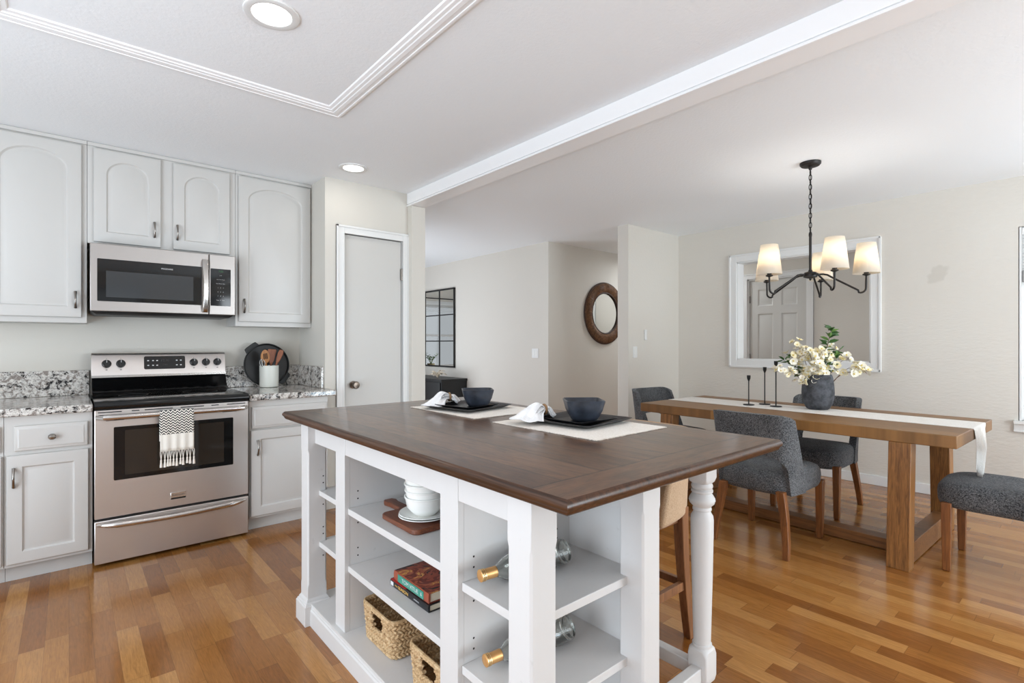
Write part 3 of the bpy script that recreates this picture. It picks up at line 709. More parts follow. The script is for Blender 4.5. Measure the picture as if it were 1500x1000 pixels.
# ------------------------------------------------------------------ crock corner
def utensil(name, label, mb_head, mat, base, tip, roll=0):
    t = thing(name, label, 'utensil', base, 0, 'utensils in the crock')
    a = Vector(tip)-Vector(base); q = a.to_track_quat('Z', 'Y').to_euler()
    o = mb_head.build('blade', mat, t, rot=q); return t, q
CX, CY, CZ = 1.158, 4.195, .897
t = thing('utensil_crock', 'white ceramic crock holding wooden utensils on the right countertop', 'crock', (CX, CY, CZ+.0005))
MB().lathe([(.058, 0), (.065, .004), (.067, .02), (.0675, .158), (.068, .164), (.063, .164), (.061, .158), (.060, .012), (0, .010)], 40, cap1=False).build('crock_body', 'crock_ceramic', t)
def spoon_mb(slots):
    mb = MB(); mb.tube([(0, 0, 0), (0, 0, .16)], lambda u: .0055+.0015*u, 10)
    rings = []
    for k in range(11):
        u = k/10; z = .15+.085*u; wd = .006+.022*math.sin(PI*min(1, u*.9+.08))**.8
        if k == 10: wd = .006
        rings.append([(-wd, -.002, z), (-wd*.5, .002+.004*math.sin(PI*u), z), (wd*.5, .002+.004*math.sin(PI*u), z), (wd, -.002, z), (wd*.5, -.004, z), (-wd*.5, -.004, z)])
    mb.loft(rings, True, True, True)
    if slots:
        for x in (-.009, 0, .009): mb.box(x-.0022, x+.0022, -.0062, -.004, .175, .212, 1)
    return mb
UT = 1.17
t_ = thing('slotted_spoon', 'light wooden slotted spoon standing at the left in the crock', 'spoon', (CX-.012, CY-.012, CZ+.014), 0, 'utensils in the crock'); t_.scale = (UT, UT, UT)
spoon_mb(True).build('spoon', ['spoon_wood', 'shadow_gap'], t_, rot=(math.radians(8), math.radians(-7), 0))
mb = MB(); mb.tube([(0, 0, 0), (0, 0, .15)], .006, 10)
mb.loft([[(-a, -.003, z), (a, -.003, z), (a, .003, z), (-a, .003, z)] for a, z in ((.008, .14), (.018, .165), (.026, .215), (.027, .228), (.022, .234))], True, True, True)
t_ = thing('wooden_spatula', 'dark wooden flat spatula standing in the middle of the crock', 'spatula', (CX+.006, CY+.012, CZ+.014), 0, 'utensils in the crock')
t_.scale = (UT, UT, UT); mb.build('spatula', 'spatula_wood', t_, bevel=.0015, rot=(0, math.radians(4), 0))
mb = MB(); mb.tube([(0, 0, 0), (0, 0, .16)], .006, 10)
mb.loft([[(-a, -.004, z), (a, -.004, z), (a, .004, z), (-a, .004, z)] for a, z in ((.007, .15), (.013, .18), (.017, .22), (.012, .242))], True, True, True)
t_ = thing('wooden_spoon', 'red-brown wooden spoon leaning right in the crock', 'spoon', (CX-.006, CY-.006, CZ+.014), 0, 'utensils in the crock')
t_.scale = (UT, UT, UT); mb.build('spoon', 'spatula_wood', t_, bevel=.003, rot=(math.radians(3), math.radians(19), 0))
t_ = thing('whisk', 'small black and white whisk at the left rim of the crock', 'whisk', (CX-.024, CY-.018, CZ+.014), 0, 'utensils in the crock')
mb = MB(); mb.tube([(0, 0, 0), (0, 0, .11)], .006, 8)
for a in range(5):
    ca, sa = math.cos(a*PI/5), math.sin(a*PI/5)
    mb.tube([(.016*math.sin(PI*k/10)*ca*(1 if True else 0), .016*math.sin(PI*k/10)*sa, .11+.055*k/10) for k in range(11)], .0016, 6, 1 if a % 2 else 0)
    mb.tube([(-.016*math.sin(PI*k/10)*ca, -.016*math.sin(PI*k/10)*sa, .11+.055*k/10) for k in range(11)], .0016, 6, 0 if a % 2 else 1)
t_.scale = (UT, UT, UT*1.1); mb.build('whisk_wires', ['black_plastic', 'white_ceramic'], t_, rot=(math.radians(6), math.radians(-12), 0))
# round black pan leaning on the backsplash
t = thing('griddle_pan', 'round black two-handled pan leaning on the wall behind the crock', 'pan', (1.155, 4.264, CZ+.166))
PM = Matrix.Rotation(PI/2-.09, 4, 'X')
MB().lathe([(0, .0), (.143, 0), (.157, .004), (.165, .024), (.160, .024), (.153, .010), (.141, .007), (0, .007)], 56, (0, 0, 0), False, False, M=PM).build('pan_body', 'black_iron', t)
for a in (128, -40):
    ca, sa = math.cos(math.radians(a)), math.sin(math.radians(a))
    mb = MB(); mb.loft([[(.150, -.055, z), (.156, -.055, z), (.186, -.048, z), (.190, -.03, z), (.190, .03, z), (.186, .048, z), (.156, .055, z), (.150, .055, z)] for z in (.004, .018)], True, True, True)
    mb.xf(PM @ Matrix.Rotation(math.radians(a), 4, 'Z')); mb.build('handle', 'black_iron', t, bevel=.003)

# ------------------------------------------------------------------ island
TX0, TX1, TY0, TY1 = .747, 1.768, .703, 2.503
PX, PYN, PYF, BX = .79, .855, 2.29, 1.2155
t = thing('kitchen_island', 'white open-shelf kitchen island with dark wood top and turned legs', 'kitchen island', (0, 0, 0))
prof = [(.014, .914), (.010, .9135), (.005, .910), (.001, .904), (0, .899), (.002, .893), (.007, .889), (.008, .884), (.012, .879), (.018, .877)]
rings = [[(TX0+i, TY0+i, z), (TX1-i, TY0+i, z), (TX1-i, TY1-i, z), (TX0+i, TY1-i, z)] for i, z in prof]
top = MB().loft(rings[1:], True, False, True, 1); top.loft(rings[:2], True, True, False, 0)
tb = top.build('tabletop', ['island_top_wood', 'island_edge_wood'], t, ang=50)
def post(x, y, a=.084):
    mb = MB()
    c = .006
    def sq(q, z, ch=c): return [(x+q+ch, y+q, z), (x+a-q-ch, y+q, z), (x+a-q, y+q+ch, z), (x+a-q, y+a-q-ch, z), (x+a-q-ch, y+a-q, z), (x+q+ch, y+a-q, z), (x+q, y+a-q-ch, z), (x+q, y+q+ch, z)]
    mb.loft([sq(0, .10, .0015), sq(0, .16, .0015), sq(0, .175), sq(0, .745), sq(0, .760, .0015), sq(0, .877, .0015)], True, True, True)
    return mb
def block(x, y, a=.084, g=.017):
    mb = MB()
    prof = [(g, 0), (g, .083), (g-.004, .088), (g-.004, .092), (g-.010, .097), (g-.010, .101), (.002, .108), (.0, .112)]
    mb.loft([[(x-q, y-q, z), (x+a+q, y-q, z), (x+a+q, y+a+q, z), (x-q, y+a+q, z)] for q, z in prof], True, True, True); return mb
for (x, y) in ((PX, PYN), (PX, PYF), (BX, PYN), (BX, PYF)):
    p_ = post(x, y).build('corner_post', 'island_paint', t, bevel=.001)
    block(x, y).build('post_foot', 'island_paint', p_, bevel=.0015)
SX = .82
def stile(y0):
    return MB().box(SX, SX+.022, y0, y0+.09, .092, .877).build('stile', 'island_paint', t, bevel=.0015)
stile(1.965); stile(1.188)
S1, S2 = 1.965, 1.188
for (a, b) in ((PYN+.084, S2), (S2+.09, S1), (S1+.09, PYF)):
    MB().box(SX+.002, SX+.020, a, b, .788, .877).build('apron', 'island_paint', t, bevel=.001)
for y in (PYN+.035, PYF+.035): MB().box(PX+.084, BX, y, y+.018, .835, .877).build('apron', 'island_paint', t, bevel=.001)
IXB = 1.272
MB().box(IXB, IXB+.018, PYN+.05, PYF+.04, .092, .877).build('back_panel', 'island_paint', t)
# dividers with shelf pin holes
ZM = (.577, .351); ZN = (.558, .326)
def holes(mb, y, dirn, xs, zs):
    for x in xs:
        for z in zs:
            mb.add([(x+.0032*math.cos(k*PI/5), y+dirn*.0006, z+.0032*math.sin(k*PI/5)) for k in range(10)], [tuple(range(10))], 1)
def pins(zlist): return [z+d for z in zlist for d in (-.032, .032, .062, -.064)]
for (y0, hz, hzm) in ((S1, ZM, ZM), (S2, ZN, ZM)):
    mb = MB().box(SX+.022, IXB, y0+.0, y0+.02, .092, .877); holes(mb, y0, -1, (SX+.055, IXB-.06), pins(hz)); holes(mb, y0+.02, 1, (SX+.055, IXB-.06), pins(hzm))
    mb.build('divider', ['island_paint', 'pin_hole'], t)
p_ = MB(); holes(p_, PYF, -1, (PX+.068,), pins(ZM)); p_.build('pin_hole', ['island_paint', 'pin_hole'], t)
MB().box(PX+.012, IXB, PYN+.012, PYF+.072, .074, .092).build('bottom_deck', 'island_paint', t, bevel=.001)
for i, z in enumerate(ZM):
    MB().box(SX+.014, IXB, S2+.0205, S1-.0005, z-.024, z).build('shelf', 'island_paint', t, bevel=.0015)
    mb = MB().loft([[(PX+.05, PYF+.0, zz), (PX+.05, S1+.022, zz), (IXB, S1+.022, zz), (IXB, PYF+.03, zz), (PX+.086, PYF+.03, zz), (PX+.086, PYF, zz)] for zz in (z-.022, z)], True, True, True)
    mb.build('shelf', 'island_paint', t, bevel=.0015)
for z in ZN:
    mb = MB().loft([[(SX+.014, S2-.0005, zz), (SX+.014, PYN+.086, zz), (PX+.088, PYN+.086, zz), (PX+.088, PYN+.055, zz), (BX+.030, PYN+.055, zz), (BX+.030, PYN+.086, zz), (IXB, PYN+.086, zz), (IXB, S2-.0005, zz)] for zz in (z-.024, z)], True, True, True)
    mb.build('shelf', 'island_paint', t, bevel=.0015)
# skirting with moulded top, all round
prof = [(.008, 0), (.008, .066), (.004, .072), (.004, .077), (-.003, .084), (-.006, .091), (-.030, .092)]
x0, x1, y0, y1 = PX+.013, BX+.071, PYN+.013, PYF+.071
MB().loft([[(x0-q, y0-q, z), (x1+q, y0-q, z), (x1+q, y1+q, z), (x0-q, y1+q, z)] for q, z in prof], True, True, False).build('skirting', 'island_paint', t, ang=20)
# turned legs on the seating side
def turned(cx, cy):
    a = .034
    mb = MB()
    def rr(h, z, r): return rrect(cx-h, cx+h, cy-h, cy+h, r, z, 4)
    mb.loft([rr(a, .877, .003), rr(a, .785, .003), rr(a-.002, .772, .012), rr(a-.006, .765, .026)], True, True, True)
    mb.lathe([(.030, .768), (.033, .762), (.0345, .757), (.033, .751), (.030, .748), (.0345, .744), (.0345, .738), (.030, .734), (.033, .730), (.0405, .717), (.042, .710), (.039, .700), (.031, .692), (.027, .688), (.030, .684), (.030, .678), (.0265, .675), (.029, .668), (.035, .658), (.0365, .645), (.036, .60), (.033, .45), (.0275, .245), (.0275, .240), (.031, .238), (.031, .230), (.028, .227), (.028, .2)], 40, (cx, cy, 0), False, False)
    mb.loft([rr(.026, .232, .024), rr(.034, .222, .018), rr(a, .205, .006), rr(a, .135, .006), rr(.034, .122, .018), rr(.026, .112, .024)], True, True, True)
    mb.lathe([(.024, .114), (.028, .108), (.026, .102), (.029, .085), (.030, .06), (.024, .03), (.020, .0)], 32, (cx, cy, 0), False, True)
    return mb
for cy in (.889, PYF+.05):
    l_ = turned(1.592, cy).build('turned_leg', 'island_paint', t)
for cy in (.889, PYF+.05):
    MB().box(BX+.084, 1.56, cy-.018, cy+.018, .115, .172).build('stretcher', 'island_paint', t, bevel=.003)
MB().box(1.574, 1.610, .925, PYF+.015, .12, .165).build('stretcher', 'island_paint', t, bevel=.003)
for cy in (.889, PYF+.05): MB().box(BX+.084, 1.559, cy-.011, cy+.011, .80, .877).build('apron', 'island_paint', t)
MB().box(1.582, 1.602, .924, PYF+.015, .80, .877).build('apron', 'island_paint', t)

# ------------------------------------------------------------------ things on the island shelves
t = thing('cutting_board', 'dark wood paddle cutting board under the plates on the island upper shelf', 'cutting board', (.985, 1.657, ZM[0]+.0005))
def outline_board(z):
    pts = [Vector((q.x, q.y, z)) for q in rrect(-.105, .105, -.127, .127, .028, z, 5)]
    # insert handle on +Y side between corner fans
    out = []
    for i, p in enumerate(pts):
        out.append(p)
        if i == 5: out += [Vector((.030, .127, z)), Vector((.021, .140, z)), Vector((.020, .215, z)), Vector((.027, .245, z)), Vector((.018, .268, z)), Vector((-.018, .268, z)), Vector((-.027, .245, z)), Vector((-.020, .215, z)), Vector((-.021, .140, z)), Vector((-.030, .127, z))]
    return out
MB().loft([outline_board(0), outline_board(.018)], True, True, True).build('board', 'board_wood', t, bevel=.004, seg=3)
plate_prof = [(.0, .002), (.048, .002), (.05, 0), (.054, 0), (.060, .004), (.088, .011), (.093, .0135), (.092, .0155), (.086, .0135), (.058, .0065), (0, .005)]
pc = (.980, 1.632); zb = ZM[0]+.0190
o = MB().lathe(plate_prof, 48, cap0=False, cap1=False).build('dinner_plate', 'white_ceramic', loc=(pc[0], pc[1], zb)); tag(o, 'lower white plate on the cutting board', 'plate', 'white plates under the bowls')
o2 = o.copy(); COL.objects.link(o2); o2.location = (pc[0]+.002, pc[1]-.001, zb+.0075); tag(o2, 'upper white plate directly under the stacked bowls', 'plate', 'white plates under the bowls')
bowl_prof = [(q*1.1, z_*1.08) for q, z_ in [(0, .0025), (.030, .0025), (.032, 0), (.035, 0), (.044, .008), (.060, .028), (.0645, .050), (.0665, .058), (.0690, .0595), (.0690, .0625), (.066, .064), (.063, .062), (.060, .048), (.053, .026), (.036, .010), (0, .008)]]
zb += .0075+.0055
names = ['bottom white bowl of the stack on the plates', 'second white bowl from the bottom of the stack', 'third white bowl from the bottom of the stack', 'topmost white bowl of the stack under the island apron']
b0 = MB().lathe(bowl_prof, 48, cap0=False, cap1=False).build('cereal_bowl', 'white_ceramic', loc=(pc[0]+.004, pc[1], zb)); tag(b0, names[0], 'bowl', 'stacked white bowls')
for k in range(1, 4):
    b = b0.copy(); COL.objects.link(b); b.location = (pc[0]+.004+rnd.uniform(-.0015, .0015), pc[1]+rnd.uniform(-.0015, .0015), zb+.0235*k); b['label'] = names[k]
# books
def cover_mat(name, stops, sc, seed):
    t = NT(name); o = t.obj(); n = t.noise(t.mapping(o, (1, 1.6, 1), (seed, seed, 0)), sc, 3, .55, 1.5)
    t.p(col=t.ramp(n, stops, 'CONSTANT'), rough=.3); MAT[name] = t.m
cover_mat('cookbook_cover', [(0, C(44, 34, 34)), (.40, C(150, 70, 50)), (.47, C(112, 46, 36)), (.54, C(164, 88, 62)), (.60, C(206, 152, 78)), (.64, C(52, 40, 40)), (.72, C(224, 190, 150))], 9, 3)
simple('book_teal', C(58, 140, 122), .4); simple('book_black', C(26, 26, 30), .35); simple('book_red', C(176, 40, 40), .4); simple('book_rust', C(150, 76, 56), .4)
def book(name, label, loc, L, D, H, cov, spine):
    t = thing(name, label, 'book', loc, 0, 'cookbooks on the island shelf')
    MB().box(.004, D-.004, .004, L-.004, .003, H-.003).build('pages', 'paper', t)
    mb = MB().box(0, D, 0, L, 0, .0028, 0).box(0, D, 0, L, H-.0028, H, 0)
    mb.loft([[(-.0025, y, .0008), (-.0045, y, H*.3), (-.0045, y, H*.7), (-.0025, y, H-.0008), (.003, y, H-.0005), (.003, y, .0005)] for y in (0, L)], True, True, True, 1)
    mb.build('cover', [cov, spine], t); return t
Z0 = ZM[1]+.0005
b = book('cookbook', 'thin black-spined cookbook lying under the thick one on the island shelf', (.888, 1.448, Z0), .26, .20, .0245, 'book_black', 'book_black')
RS = (PI/2, 0, -PI/2)
MB().box(-.006, .10, .15, .255, .0246, .0250).build('cover_patch', 'book_red', b)
text('SEASON', .015, (-.0049, .165, .0125), 'print_gold', b, RS, sx=1.3); text('of the', .008, (-.0049, .215, .0125), 'print_gold', b, RS)
MB().box(-.0052, -.0044, .235, .255, .005, .019).build('spine_patch', 'print_white', b); text('COOKBOOK', .006, (-.0049, .075, .0125), 'print_white', b, RS)
b = book('cookbook', 'thick cookbook with rust and gold cover and teal spine panel on the island shelf', (.893, 1.454, Z0+.025), .236, .185, .034, 'cookbook_cover', 'book_rust')
MB().box(-.0054, -.0044, .030, .205, .004, .030).build('spine_panel', 'book_teal', b)
text('TOM VITUE', .019, (-.0056, .120, .0165), 'print_white', b, RS, sx=1.15); text('&', .017, (-.0056, .045, .0165), 'print_white', b, RS)
# baskets
def basket_mesh():
    mb = MB(); DX, DY, HH = .30, .225, .135
    rows = 9; per = 176
    for r in range(rows):
        z = .008+r*(HH-.012)/(rows-1); f = r/(rows-1); ex = .008*f; pts = []
        base = rrect(-ex, DX+ex, -ex, DY+ex, .028, z, 6)
        # resample
        L = [0]
        for i in range(len(base)): L.append(L[-1]+(base[(i+1) % len(base)]-base[i]).length)
        tw = []
        for k in range(per):
            s_ = L[-1]*k/per; i = 0
            while L[i+1] < s_: i += 1
            u = (s_-L[i])/(L[i+1]-L[i]); p = base[i].lerp(base[(i+1) % len(base)], u)
            c = Vector((DX/2, DY/2, z)); nrm = Vector((0, 0, 0))
            d0 = (base[(i+1) % len(base)]-base[i]).normalized(); nrm = Vector((d0.y, -d0.x, 0))
            ph = L[-1]*k/per/.030*2*PI
            tw.append((p, nrm, ph))
        tilt = 1 if r % 2 else -1
        for sh in (0, PI):
            segs = [p+nrm*(.0042*math.cos(ph*tilt+sh))+Vector((0, 0, .0042*math.sin(ph*tilt+sh))) for p, nrm, ph in tw]
            if not (4 <= r <= 7): mb.tube(segs, .0060, 7, 0, closed=True); continue
            hw = (.034, .040, .044, .040)[r-4]; n = len(segs)
            keep = [not (abs(p.y-DY/2) < hw and (p.x < .02 or p.x > DX-.02)) for p in segs]
            start = next(i for i in range(n) if keep[i] and not keep[i-1]); run = []
            for j in range(n):
                i = (start+j) % n
                if keep[i]: run.append(segs[i])
                elif run: mb.tube(run, .0060, 7); run = []
            if run: mb.tube(run, .0060, 7)
    mb.box(.01, DX-.01, .01, DY-.01, .002, .010)
    return mb
bk = thing('woven_basket', 'tan woven seagrass basket on the island bottom shelf, the fully visible one below the books', 'basket', (.878, 1.672, .0948), 0, 'seagrass baskets on the bottom shelf')
basket_mesh().build('woven_body', 'seagrass', bk)
rim = rrect(-.010, .310, -.010, .235, .03, .136, 6)
MB().tube(rim, .0065, 8, closed=True).build('rim', 'seagrass', bk)
bk2 = copy_tree(bk); bk2.location = (.872, 1.302, .0948); bk2['label'] = 'woven seagrass basket half hidden by the island post nearest the wine bottles'
# wine bottles
def bottle():
    t = thing('wine_bottle', 'clear wine bottle with gold foil lying on the upper wine shelf of the island', 'bottle', (0, 0, 0), 0, 'wine bottles in the island')
    pr = [(0, .012), (.020, .006), (.030, 0), (.0355, .004), (.037, .012), (.037, .185), (.0355, .200), (.028, .222), (.018, .240), (.0145, .252), (.0138, .296), (.011, .296), (.0115, .252), (.015, .240), (.025, .221), (.0325, .2), (.034, .185), (.034, .014), (.02, .012), (0, .016)]
    MB().lathe(pr, 40, cap0=False, cap1=False).build('glass', 'bottle_glass', t)
    mb = MB().lathe([(.0146, .236+.012), (.0152, .250), (.0150, .285), (.0165, .286), (.0165, .2885), (.0152, .289), (.0165, .2905), (.0165, .293), (.0152, .2935), (.0165, .295), (.0165, .2985), (.014, .300), (0, .300)], 32, cap0=False, cap1=False)
    f = mb.build('foil_cap', 'gold_foil', t)
    MB().lathe([(.0168, .286), (.0168, .288)], 32, cap0=False, cap1=False).lathe([(.0168, .2908), (.0168, .2925)], 32, cap0=False, cap1=False).lathe([(.0168, .2955), (.0168, .298)], 32, cap0=False, cap1=False).build('foil_ring', 'gold_light', f)
    return t
wb = bottle()
def lay(o, base, tip):
    d = (Vector(tip)-Vector(base)).normalized(); o.location = base; o.rotation_euler = d.to_track_quat('Z', 'Y').to_euler()
lay(wb, (1.146, 1.090, ZN[0]+.0375), (.850, 1.124, ZN[0]+.0355))
wb2 = copy_tree(wb); wb2['label'] = 'clear wine bottle with gold foil lying on the lower wine shelf of the island'
lay(wb2, (1.158, 1.084, ZN[1]+.0375), (.866, 1.116, ZN[1]+.0355))

# ------------------------------------------------------------------ place settings
ITZ = .914
def placemat():
    mb = MB(); nx, ny = 20, 26
    vs = []; fs = []
    X, Y = .40, .515
    for top_ in (0, 1):
        for i in range(nx+1):
            for j in range(ny+1):
                x, y = X*i/nx, Y*j/ny
                if i in (0, nx): x += rnd.uniform(-.002, .002)
                if j in (0, ny): y += rnd.uniform(-.003, .003)
                vs.append((x, y, .0006+.0026*top_+(rnd.uniform(0, .0006) if top_ else 0)))
    n1 = (nx+1)*(ny+1)
    for i in range(nx):
        for j in range(ny):
            a = i*(ny+1)+j; q = (a, a+1, a+ny+2, a+ny+1)
            fs.append(tuple(reversed(q))); fs.append(tuple(k+n1 for k in q))
    mb.add(vs, fs)
    edge = [i*(ny+1) for i in range(nx+1)]+[nx*(ny+1)+j for j in range(1, ny+1)]+[i*(ny+1)+ny for i in range(nx-1, -1, -1)]+[j for j in range(ny-1, 0, -1)]
    for k in range(len(edge)):
        a, b = edge[k], edge[(k+1) % len(edge)]; mb.f.append([a, b, b+n1, a+n1]); mb.mi.append(0)
    return mb
def tufts():
    mb = MB(); X, Y = .40, .515
    for k in range(58):
        x = X*k/57
        for y, s_ in ((0, -1), (Y, 1)):
            mb.tube([(x, y, .002), (x+rnd.uniform(-.002, .002), y+s_*rnd.uniform(.003, .007), .0016)], .0016, 5)
    for k in range(74):
        y = Y*k/73
        for x, s_ in ((0, -1), (X, 1)):
            mb.tube([(x, y, .002), (x+s_*rnd.uniform(.002, .006), y+rnd.uniform(-.002, .002), .0016)], .0016, 5)
    return mb
pm_ = thing('placemat', 'cream ribbed placemat nearer the dining table, at the right of the island', 'placemat', (1.281, 1.078, ITZ+.0003), math.radians(1.0), 'placemats on the island')
placemat().build('mat', 'cream_cotton', pm_); tufts().build('fringe', 'cream_cotton', pm_)
pm2 = copy_tree(pm_); pm2.location = (1.275, 1.720, ITZ+.0003); pm2.rotation_euler = (0, 0, math.radians(.5)); pm2['label'] = 'cream ribbed placemat nearer the pantry door, at the back left of the island'
def sqplate(hs, h=.016):
    mb = MB(); R = lambda k, z, r: rrect(-k, k, -k, k, r, z, 5)
    mb.loft([R(hs*.72, 0, .02), R(hs*.80, .002, .02), R(hs*.97, h-.004, .016), R(hs, h-.001, .014), R(hs-.002, h, .014), R(hs*.95, h-.001, .014), R(hs*.78, .005, .02), R(hs*.70, .0045, .02)], True, True, True); return mb
def sqbowl():
    mb = MB(); R = lambda k, z, r: rrect(-k, k, -k, k, r, z, 8)
    mb.loft([R(.036, 0, .016), R(.041, .001, .018), R(.053, .018, .024), R(.064, .042, .026), R(.072, .074, .024), R(.0728, .079, .024), R(.070, .081, .023), R(.0675, .078, .022), R(.059, .042, .024), R(.047, .018, .022), R(.034, .008, .014)], True, True, True); return mb
P1 = (1.445, 2.010); P2 = (1.515, 1.368)
pl = tag(sqplate(.155, .018).build('dinner_plate', 'black_plate', loc=(P2[0], P2[1], ITZ+.0045), ang=45), 'large square black plate on the placemat nearer the dining table', 'plate', 'square plates on the island')
pl.rotation_euler = (0, 0, math.radians(6)); o = pl.copy(); COL.objects.link(o); o.location = (P1[0], P1[1], ITZ+.0045); o.rotation_euler = (0, 0, math.radians(10)); o['label'] = 'large square black plate on the placemat nearer the pantry door'
sp = tag(sqplate(.112, .017).build('salad_plate', 'black_plate', loc=(1.487, 1.343, ITZ+.0045+.0095), ang=45), 'small square black plate under the bowl nearer the dining table', 'plate', 'square plates on the island')
o = sp.copy(); COL.objects.link(o); o.location = (1.421, 1.98, ITZ+.0140); o.rotation_euler = (0, 0, math.radians(11)); o['label'] = 'small square black plate under the bowl nearer the pantry door'
bw = tag(sqbowl().build('square_bowl', 'stoneware', loc=(1.487, 1.315, ITZ+.0140+.0055), ang=45), 'dark slate square bowl on the place setting nearer the dining table', 'bowl', 'square bowls on the island')
bw.rotation_euler = (0, 0, math.radians(-38))
o = bw.copy(); COL.objects.link(o); o.location = (1.455, 1.945, ITZ+.0195); o.rotation_euler = (0, 0, math.radians(-33)); o['label'] = 'dark slate square bowl on the place setting nearer the pantry door'
def napkin_mesh(seed):
    # cloth pulled through a ring: wide pleated fan to -x, a short tail to +x
    r_ = random.Random(seed); mb = MB()
    def fan(sgn, L, spread, n_pleat, amp, h0, hump, floor_z, off):
        NU, NV = 16, 60; p1, p2 = r_.uniform(0, 6), r_.uniform(0, 6); g = []
        for i in range(NU+1):
            u = i/NU; row = []
            for j in range(NV+1):
                v = -1+2*j/NV; ph = v*spread+off*u
                Lv = L*(1+.16*math.sin(3.1*v+p1)+.10*math.sin(7*v+p2)-.18*v*v)
                r = .002+Lv*u
                y = r*math.sin(ph)+.012*v*(1-u); x = sgn*r*math.cos(ph)
                pl = 2*abs(((v*n_pleat+p1+.25*math.sin(4*u+p2)) % 1)-.5)-.5
                z = h0+hump*math.sin(PI*min(1, u*1.15))-(h0-floor_z)*u**1.6*(.75+.35*abs(v))+amp*pl*(.35+.65*math.sin(PI*min(1, .15+u*.9)))*2
                row.append((x, y, max(floor_z, z)))
            g.append(row)
        mb.loft(g, False)
    fan(-1, .125, .62, 1.7, .006, .036, .012, .0015, .12)
    fan(-1, .112, .78, 2.1, .007, .030, .002, .0005, -.22)
    fan(-1, .098, .50, 1.4, .006, .040, .022, .012, .02)
    fan(1, .050, .85, 2.2, .007, .036, .008, .010, .0)
    fan(1, .044, .75, 1.9, .007, .032, .0, .004, .2)
    return mb
def napkin(label, loc, rz, seed, ring_label, tilt=0):
    o = napkin_mesh(seed).build('napkin', 'napkin_cloth', loc=loc, ang=180); sl = o.modifiers.new('solid', 'SOLIDIFY'); sl.thickness = .0018; sl.offset = 1; tag(o, label, 'napkin', 'white napkins on the place settings'); o.rotation_euler = (0, tilt, rz)
    rg_ = MB().tube([(0, .0175*math.cos(2*PI*k/24), .0175*math.sin(2*PI*k/24)+.036) for k in range(24)], .0048, 8, closed=True).build('napkin_ring', 'cork_ring', loc=loc)
    rg_.rotation_euler = (0, tilt, rz); tag(rg_, ring_label, 'napkin ring', 'napkin rings on the place settings')
napkin('white cloth napkin on the place setting nearer the dining table', (1.412, 1.452, ITZ+.0195), math.radians(-12), 3, 'woven brown ring around the napkin nearer the dining table')
napkin('white cloth napkin on the place setting nearer the pantry door', (1.395, 2.092, ITZ+.0195), math.radians(-14), 5, 'woven brown ring around the napkin nearer the pantry door')

